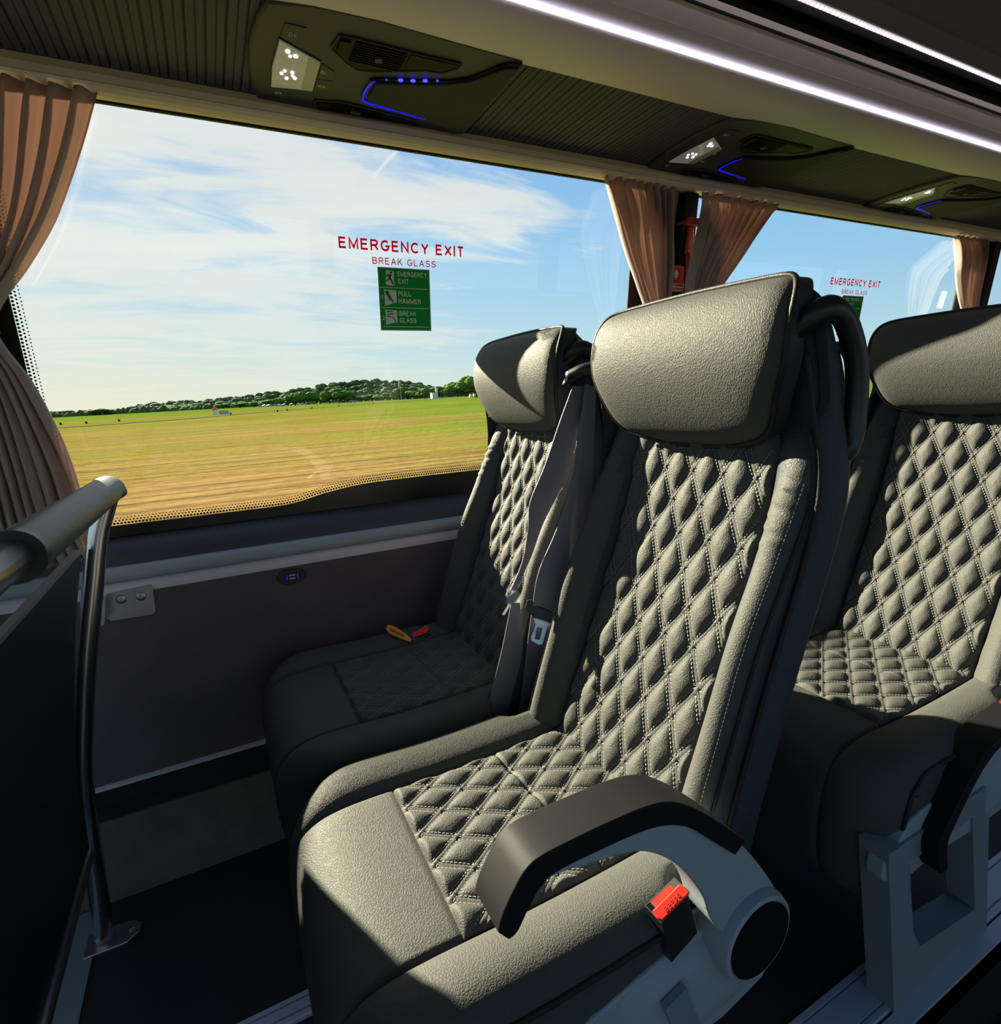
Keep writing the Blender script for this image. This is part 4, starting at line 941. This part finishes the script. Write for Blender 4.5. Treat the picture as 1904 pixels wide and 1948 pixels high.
    for (x, y), r in zip([(.4159, 1.1711), (.4386, 1.1637), (.4603, 1.155), (.4823, 1.146), (.39, 1.1785)], (.0050, .0050, .0048, .0020, .0012)):
        pr([(x+r*math.cos(t*PI/5), y+r*math.sin(t*PI/5)) for t in range(10)], 'blue_light', 'blue', -.003, -.0048)
    bpoly = [[(.194, 1.085), (.2294, 1.085), (.2225, 1.1425), (.192, 1.1235)], [(.2690, 1.178), (.2955, 1.195), (.2975, 1.226), (.2690, 1.230)], [(.2690, 1.232), (.2980, 1.228), (.2965, 1.250), (.2857, 1.270), (.2690, 1.270)], [(.1925, 1.2935), (.2224, 1.2885), (.2300, 1.348), (.205, 1.3259)]]
    for b, sy, sh in zip(bpoly, [(.2083, 1.1097), (.276, 1.2026), (.2801, 1.253), (.2064, 1.3086)], (0, 1, 2, 3)):
        bt_ = pr(b, 'push_button', 'unit', -.0004, -.0016, bv=.0005)
        x, y = sy; s = .0045
        k = MB()
        def ln2(a, b_): k.tube([(a[0]-ox, a[1]-oy, -.0019), (b_[0]-ox, b_[1]-oy, -.0020)], .0007, 5)
        if sh in (0, 3):
            ln2((x-s, y-s), (x-s, y+s)); ln2((x-s, y+s), (x, y+s*.5)); ln2((x, y+s*.5), (x, y-s*.5)); ln2((x, y-s*.5), (x-s, y-s))
            for a in (-.6, 0, .6): ln2((x+s*.6, y+a*s), (x+s*1.5, y+a*2*s))
        elif sh == 1:
            ln2((x-s, y-s), (x-s, y+s)); ln2((x-s, y-s), (x, y-s)); ln2((x, y-s), (x, y)); ln2((x, y), (x-s, y)); ln2((x+s*.2, y), (x+s, y+s)); ln2((x+s, y+s), (x-s*.6, y+s))
        else:
            ln2((x-s*1.4, y), (x-s*.2, y-s)); ln2((x-s*.2, y-s), (x-s*.2, y+s)); ln2((x-s*.2, y+s), (x-s*1.4, y))
            for d in (.5, 1.2): ln2((x+d*s, y-s*.8), (x+d*s+s*.3, y)); ln2((x+d*s+s*.3, y), (x+d*s, y+s*.8))
        k.build('button_symbol', 'icon', bt_)
    return u
U1 = service_unit(); U1['label'] = 'nearest overhead service unit with reading lamp and three bright blue lights'
for dx, lb in ((1.026, 'middle overhead service unit, above the pillar between the curtains'), (2.045, 'smallest overhead service unit at the right edge of the picture')):
    c = dup(U1); c.location.x += dx; c['label'] = lb
    for ch in list(c.children):      # blue lights left out here, the recess hides them
        if ch.name.startswith('blue_light'): bpy.data.objects.remove(ch)

# ------------------------------------------------------------------ outside: airfield, woods, cars
def gz(x, y): return -1.3+.0087*x+.0037*y
gm = MB(); nx, ny = 60, 60
xs = [-900+2000*(k/nx) for k in range(nx+1)]; ys = [1.75+640*(k/ny)**2.2 for k in range(ny+1)]
gm.add([(x, y, gz(x, y)) for y in ys for x in xs], [(j*(nx+1)+i, j*(nx+1)+i+1, (j+1)*(nx+1)+i+1, (j+1)*(nx+1)+i) for j in range(ny) for i in range(nx)])
fm = bpy.data.materials.new('mown_grass'); fm.use_nodes = True; T = NT(fm.node_tree); b = T.n['Principled BSDF']; b.inputs['Roughness'].default_value = .95; b.inputs['Specular IOR Level'].default_value = 0
oc = T.add('ShaderNodeTexCoord').outputs['Object']
big = T.noise(T.mapping(oc, rot=(0, 0, -.04), scale=(.012, .10, 1)), 1.0, 4, .6)
row = T.noise(T.mapping(oc, rot=(0, 0, -.05), scale=(.07, 1.9, 1)), 1.0, 5, .65, .6)
fine = T.noise(T.mapping(oc, rot=(0, 0, -.05), scale=(1.3, 4.0, 1)), 1.8, 6, .75)
sp = T.add('ShaderNodeSeparateXYZ', {0: oc})
xr = T.math('DIVIDE', sp.outputs[0], T.math('ADD', sp.outputs[1], 6.0))      # greener to the far right
grn = T.math('ADD', T.math('MULTIPLY', T.math('SUBTRACT', xr, .12, clamp=True), 1.5), T.math('MULTIPLY', T.math('SUBTRACT', sp.outputs[1], 14.0), .0028), clamp=True)
gi = T.math('ADD', T.math('MULTIPLY', big, .55), T.math('ADD', T.math('MULTIPLY', row, .30), T.math('MULTIPLY', grn, .28)))
col = T.ramp(gi, [(.34, (.220, .140, .055)), (.45, (.180, .135, .036)), (.54, (.135, .138, .022)), (.64, (.088, .138, .015))])
f2 = T.ramp(fine, [(.32, .50), (.5, 1.0), (.70, 1.35)])
col = T.mix(1.0, col, f2, 'MULTIPLY')
rw2 = T.ramp(row, [(.38, .50), (.48, .95), (.62, 1.22)])
col = T.mix(1.0, col, rw2, 'MULTIPLY')
T.l.new(col, b.inputs['Base Color'])
bp = T.add('ShaderNodeBump', {'Height': T.math('ADD', fine, row), 'Strength': .5, 'Distance': .06}); T.l.new(bp.outputs[0], b.inputs['Normal'])
struct(gm.build('ground', fm, recalc=False))
M['runway'] = mat('runway_asphalt', (.10, .095, .065), .9, spec=0.0)
rw = MB(); N = 40
ctr = [(-60, 118), (-22.8, 122), (12.3, 168), (80, 250), (200, 380)]
rw_pts = [(-160, 112), (-22.8, 118), (14, 165), (60, 215), (150, 330), (330, 560)]
cc = curve([(x, y, 0) for x, y in rw_pts], 60)
vs = []
for p in cc:
    for d in (-2.0, 3.5): vs.append((p.x, p.y+d*(1+p.y/200), gz(p.x, p.y+d)+.06))
rw.add(vs, [(2*i, 2*i+2, 2*i+3, 2*i+1) for i in range(59)]); struct(rw.build('runway', 'runway', recalc=False))
# wooded hill
M['hill'] = mat('hill_ground', (.05, .075, .024), .95, vary=(.05, .4, 5))
sk = [(-.35, .004), (-.1977, -.0037+.006), (-.166, .0042), (-.1439, .0048), (-.1159, .0010), (-.0912, .0085), (-.0461, .0127), (.0192, .0138), (.0978, .0206), (.1565, .0271), (.2369, .0355), (.3123, .0325), (.3518, .0275), (.3821, .0200), (.4254, .0250), (.4479, .027), (.60, .028), (1.2, .03), (2.2, .03)]
hm = MB(); K = 90; vs = []
for j in range(7):
    for i in range(K+1):
        t = -.35+2.55*i/K; Y = 520+j*60; top = tab(sk, t)*860-7
        z0 = gz(t*Y, 520)-.5; h = max(0, 1.02+top-z0)
        vs.append((t*Y, Y, z0+h*sstep(0, 5.5, j)))
hm.add(vs, [(j*(K+1)+i, j*(K+1)+i+1, (j+1)*(K+1)+i+1, (j+1)*(K+1)+i) for j in range(6) for i in range(K)])
struct(hm.build('hill', 'hill', smooth=True, recalc=False))
def leafmat(name, c1, c2):
    m = bpy.data.materials.new(name); m.use_nodes = True; T = NT(m.node_tree); b = T.n['Principled BSDF']; b.inputs['Roughness'].default_value = .8; b.inputs['Specular IOR Level'].default_value = .03
    oc = T.add('ShaderNodeTexCoord').outputs['Object']; n = T.noise(oc, 3.0, 5, .7); oi = T.add('ShaderNodeObjectInfo').outputs['Random']
    f = T.math('ADD', T.math('MULTIPLY', n, .8), T.math('MULTIPLY', oi, .3), clamp=True)
    T.l.new(T.mix(f, c1, c2), b.inputs['Base Color'])
    T.l.new(T.add('ShaderNodeBump', {'Height': n, 'Strength': 1.0, 'Distance': .25}).outputs[0], b.inputs['Normal']); return m
M['leaf_near'] = leafmat('leaves_bright', (.05, .10, .016), (.12, .20, .03))
M['leaf_far'] = leafmat('leaves_far', (.058, .090, .028), (.110, .150, .050))  # distance haze put into the duller leaf colours
M['bark'] = mat('bark', (.08, .06, .04), .9)
def crown_mesh(seed, nb, m):
    rnd = random.Random(seed); bm = bmesh.new()
    for k in range(nb):
        r = rnd.uniform(.28, .46); a = rnd.random()*2*PI; d = rnd.random()**.5*.55
        mt = Matrix.Translation((d*math.cos(a), d*math.sin(a), .55+rnd.random()*.75+.1*(1-d))) @ Matrix.Diagonal((r*1.1, r*1.1, r, 1))
        res = bmesh.ops.create_icosphere(bm, subdivisions=3, radius=1, matrix=mt)
        for v in res['verts']:
            c = v.co; nn = noise.noise(c*5+Vector((seed, k, 0)))*.10+noise.noise(c*13+Vector((seed, k, 0)))*.07
            ctr = Vector((d*math.cos(a), d*math.sin(a), .9)); v.co += (c-ctr).normalized()*nn
    me = bpy.data.meshes.new('crown'); bm.to_mesh(me); bm.free(); me.materials.append(M[m]); return me
def trunk_mesh():
    mb = MB().tube([(0, 0, -.1), (0, 0, .35), (.03, 0, .9)], [.07, .05, .02], 8); o = mb.build('trunk', 'bark'); me = o.data; bpy.data.objects.remove(o); return me
near_c = [crown_mesh(i, 9, 'leaf_near') for i in range(4)]; far_c = [crown_mesh(20+i, 7, 'leaf_far') for i in range(3)]; trk = trunk_mesh()
def tree(x, y, z, w, h, meshes, label, group):
    t = thing('tree', label, 'tree', (x, y, z), group); t.rotation_euler.z = random.random()*6.28
    t.scale = (w/1.6, w/1.6, h/1.65)
    c = bpy.data.objects.new('crown', random.choice(meshes)); COL.objects.link(c); c.parent = t
    c = bpy.data.objects.new('trunk', trk); COL.objects.link(c); c.parent = t
rnd = random.Random(11)
# far woodland on the hill
t = -.20
for j, (Y, f) in enumerate(((530, .22), (575, .42), (620, .60), (690, .80), (780, 1.0))):
    t = -.205+rnd.random()*.01
    while t < .50:
        top = tab(sk, t)*Y; zt = 1.02+top*f if f > .9 else 1.02+tab(sk, t)*Y*f
        w = rnd.uniform(14, 20); hh = rnd.uniform(9, 12)
        zb = gz(t*Y, 520)-.5
        ztop = zb+max(4.5, (1.02+tab(sk, t)*Y-zb)*f)
        hh = min(hh, max(5.0, ztop-zb+1))
        tree(t*Y, Y, ztop-hh, w, hh*rnd.uniform(.95, 1.12), far_c, 'rounded dark green tree in the distant woodland on the hill', 'trees of the distant woodland')
        t += rnd.uniform(.014, .020)*560/Y*1.15
# nearer bright row
for t, top, Y, w in [(-.1439, .0065, 470, 14), (.02, .007, 440, 11), (.045, .0085, 430, 12), (.066, .0075, 420, 10), (.089, .0095, 410, 12), (.108, .012, 400, 12), (.130, .0165, 390, 14), (.150, .021, 385, 16), (.170, .0150, 385, 12), (.186, .019, 370, 12), (.203, .0235, 365, 15), (.221, .0190, 365, 13), (.240, .010, 370, 12), (.258, .011, 370, 11), (.276, .0125, 365, 12), (.292, .011, 360, 11), (.309, .0215, 350, 12), (.325, .014, 350, 11),
                     (.342, .0125, 345, 10), (.358, .020, 340, 11), (.376, .018, 340, 12), (.392, .0225, 335, 12), (.408, .020, 330, 12), (.424, .0270, 325, 13), (.443, .037, 320, 15), (.460, .035, 315, 14), (.478, .028, 310, 14), (.505, .034, 310, 15), (.54, .03, 310, 15), (.58, .033, 305, 15)]:
    zb = gz(t*Y, Y); h = 1.02+top*Y-zb
    tree(t*Y, Y, zb, w, h, near_c, 'bright green leafy tree in the row along the far edge of the field', 'trees along the field edge')
M['hedge'] = leafmat('hedge_leaves', (.04, .07, .02), (.12, .15, .04))
hd = MB(); r2 = random.Random(4)
for i in range(150):
    t = -.36+i*.0065; Y = 480-120*sstep(.05, .4, t)+r2.uniform(-6, 6); zb = gz(t*Y, Y); h = r2.uniform(2.0, 4.2)
    if Y > 0:
        mm = MB(); hd.grid(lambda u, v: (t*Y+3.2*math.cos(2*PI*u)*math.sin(PI*v*.5+.001), Y+2.5*math.sin(2*PI*u)*math.sin(PI*v*.5+.001), zb+h*math.cos(PI*v*.5)*(1+.15*math.sin(9*u+i))), 10, 5)
tag(hd.build('hedge', 'hedge', smooth=True, recalc=False), 'low dark scrub growing along the far edge of the field', 'hedge', kind='stuff')
# parked cars
cols = [(.7, .7, .7), (.05, .05, .06), (.35, .38, .42), (.25, .03, .03), (.8, .8, .78), (.08, .12, .2)]
for i, c in enumerate(cols): M['car%d' % i] = mat('car_paint_%d' % i, c, .25, coat=.6)
M['tyre'] = mat('tyre', (.01, .01, .01), .8)
body = [(-2.1, .35), (-2.15, .75), (-1.9, .95), (-1.2, 1.02), (-.7, 1.42), (.7, 1.45), (1.3, 1.05), (2.0, .95), (2.15, .7), (2.1, .35)]
glass = [(-1.15, 1.0), (-.68, 1.38), (.68, 1.40), (1.2, 1.03)]
cb = [MB().prism(body, -.85, .85).build('b', 'car%d' % i) for i in range(6)]
cgm = MB().prism(glass, -.87, .87).build('g', 'gloss_black'); cwm = MB()
for x in (-1.35, 1.35):
    for y in (-.8, .8): cwm.tube([(x, y-.12, .32), (x, y+.12, .32)], .32, 12)
cwm = cwm.build('w', 'tyre')
cm_ = [o.data for o in cb]; cg, cw = cgm.data, cwm.data
for o in cb+[cgm, cwm]: bpy.data.objects.remove(o)
for t in [.075, .083, .090, .098, .106, .114, .126, .137, .150, .156, .205, .213, .218, .225]:
    Y = 395-260*(t-.075); k = random.randrange(6)
    c = thing('car', 'tiny parked car at the foot of the trees across the field', 'car', (t*Y, Y, gz(t*Y, Y)), 'cars parked by the trees'); c.rotation_euler.z = random.choice((0, 1.57, .3))
    for nm, me in (('body', cm_[k]), ('car_windows', cg), ('wheels', cw)):
        q = bpy.data.objects.new(nm, me); COL.objects.link(q); q.parent = c
# windsock
M['sock'] = mat('windsock_fabric', (.75, .20, .12), .8); M['pale'] = mat('pale_paint', (.7, .68, .6), .7)
Y = 300; t = .3125; ws = thing('windsock', 'limp orange windsock on a thin pole in front of the trees', 'windsock', (t*Y, Y, gz(t*Y, Y)))
MB().tube([(0, 0, 0), (0, 0, 10.3)], [.12, .08], 8).build('pole', 'pale', ws)
MB().tube([(.2, 0, 10.1), (.05, 0, 9.0), (-.5, 0, 7.6), (-.9, 0, 6.2)], [.75, .65, .5, .35], 12).build('sock', 'sock', ws, smooth=True)
# small tower and markers
def at(t, Y): return (t*Y, Y, gz(t*Y, Y))
tw = thing('beacon_hut', 'small pale hut with a white mast beside the trees at right', 'hut', at(.377, 290))
MB().box((-1.8, -1.5, 0), (.6, 1.5, 3.0)).build('walls', 'pale', tw); MB().box((-2.0, -1.7, 3.0), (.8, 1.7, 3.3)).build('roof', 'edge_pale', tw); MB().tube([(1.3, 0, 0), (1.3, 0, 5.6)], .7, 10).build('mast', 'pale', tw)
mk = thing('marker_board', 'red and white marker board standing beside the runway', 'marker', at(.0098, 168))
MB().box((-.9, -.1, 0), (.3, .1, 1.9)).build('board', 'white_plastic', mk); MB().box((-.9, -.14, 1.1), (.3, -.1, 1.9)).build('red_band', 'sock', mk); MB().box((.6, -.5, 0), (3.0, .5, 1.0)).build('box_base', 'edge_pale', mk)
M['yellow'] = mat('marker_yellow', (.75, .6, .15), .7)
for i, t in enumerate((.4520, .4600, .4635)):
    tag(MB().prism([(-.9, 0), (.9, 0), (.6, 1.5), (-.6, 1.5)], -.5, .5).build('marker_block', 'yellow', loc=at(t, 230)), 'small pale yellow marker block on the grass beside the seat', 'marker', 'yellow marker blocks')
for t, Y in [(-.19, 150), (-.16, 145), (-.12, 150), (.03, 150), (.10, 150), (.115, 160), (.20, 190), (.155, 175), (.26, 200)]:
    tag(MB().box((-.18, -.18, 0), (.18, .18, .5)).build('runway_light', 'black', loc=at(t, Y)), 'tiny dark marker light standing in the grass by the runway', 'marker light', 'marker lights by the runway')
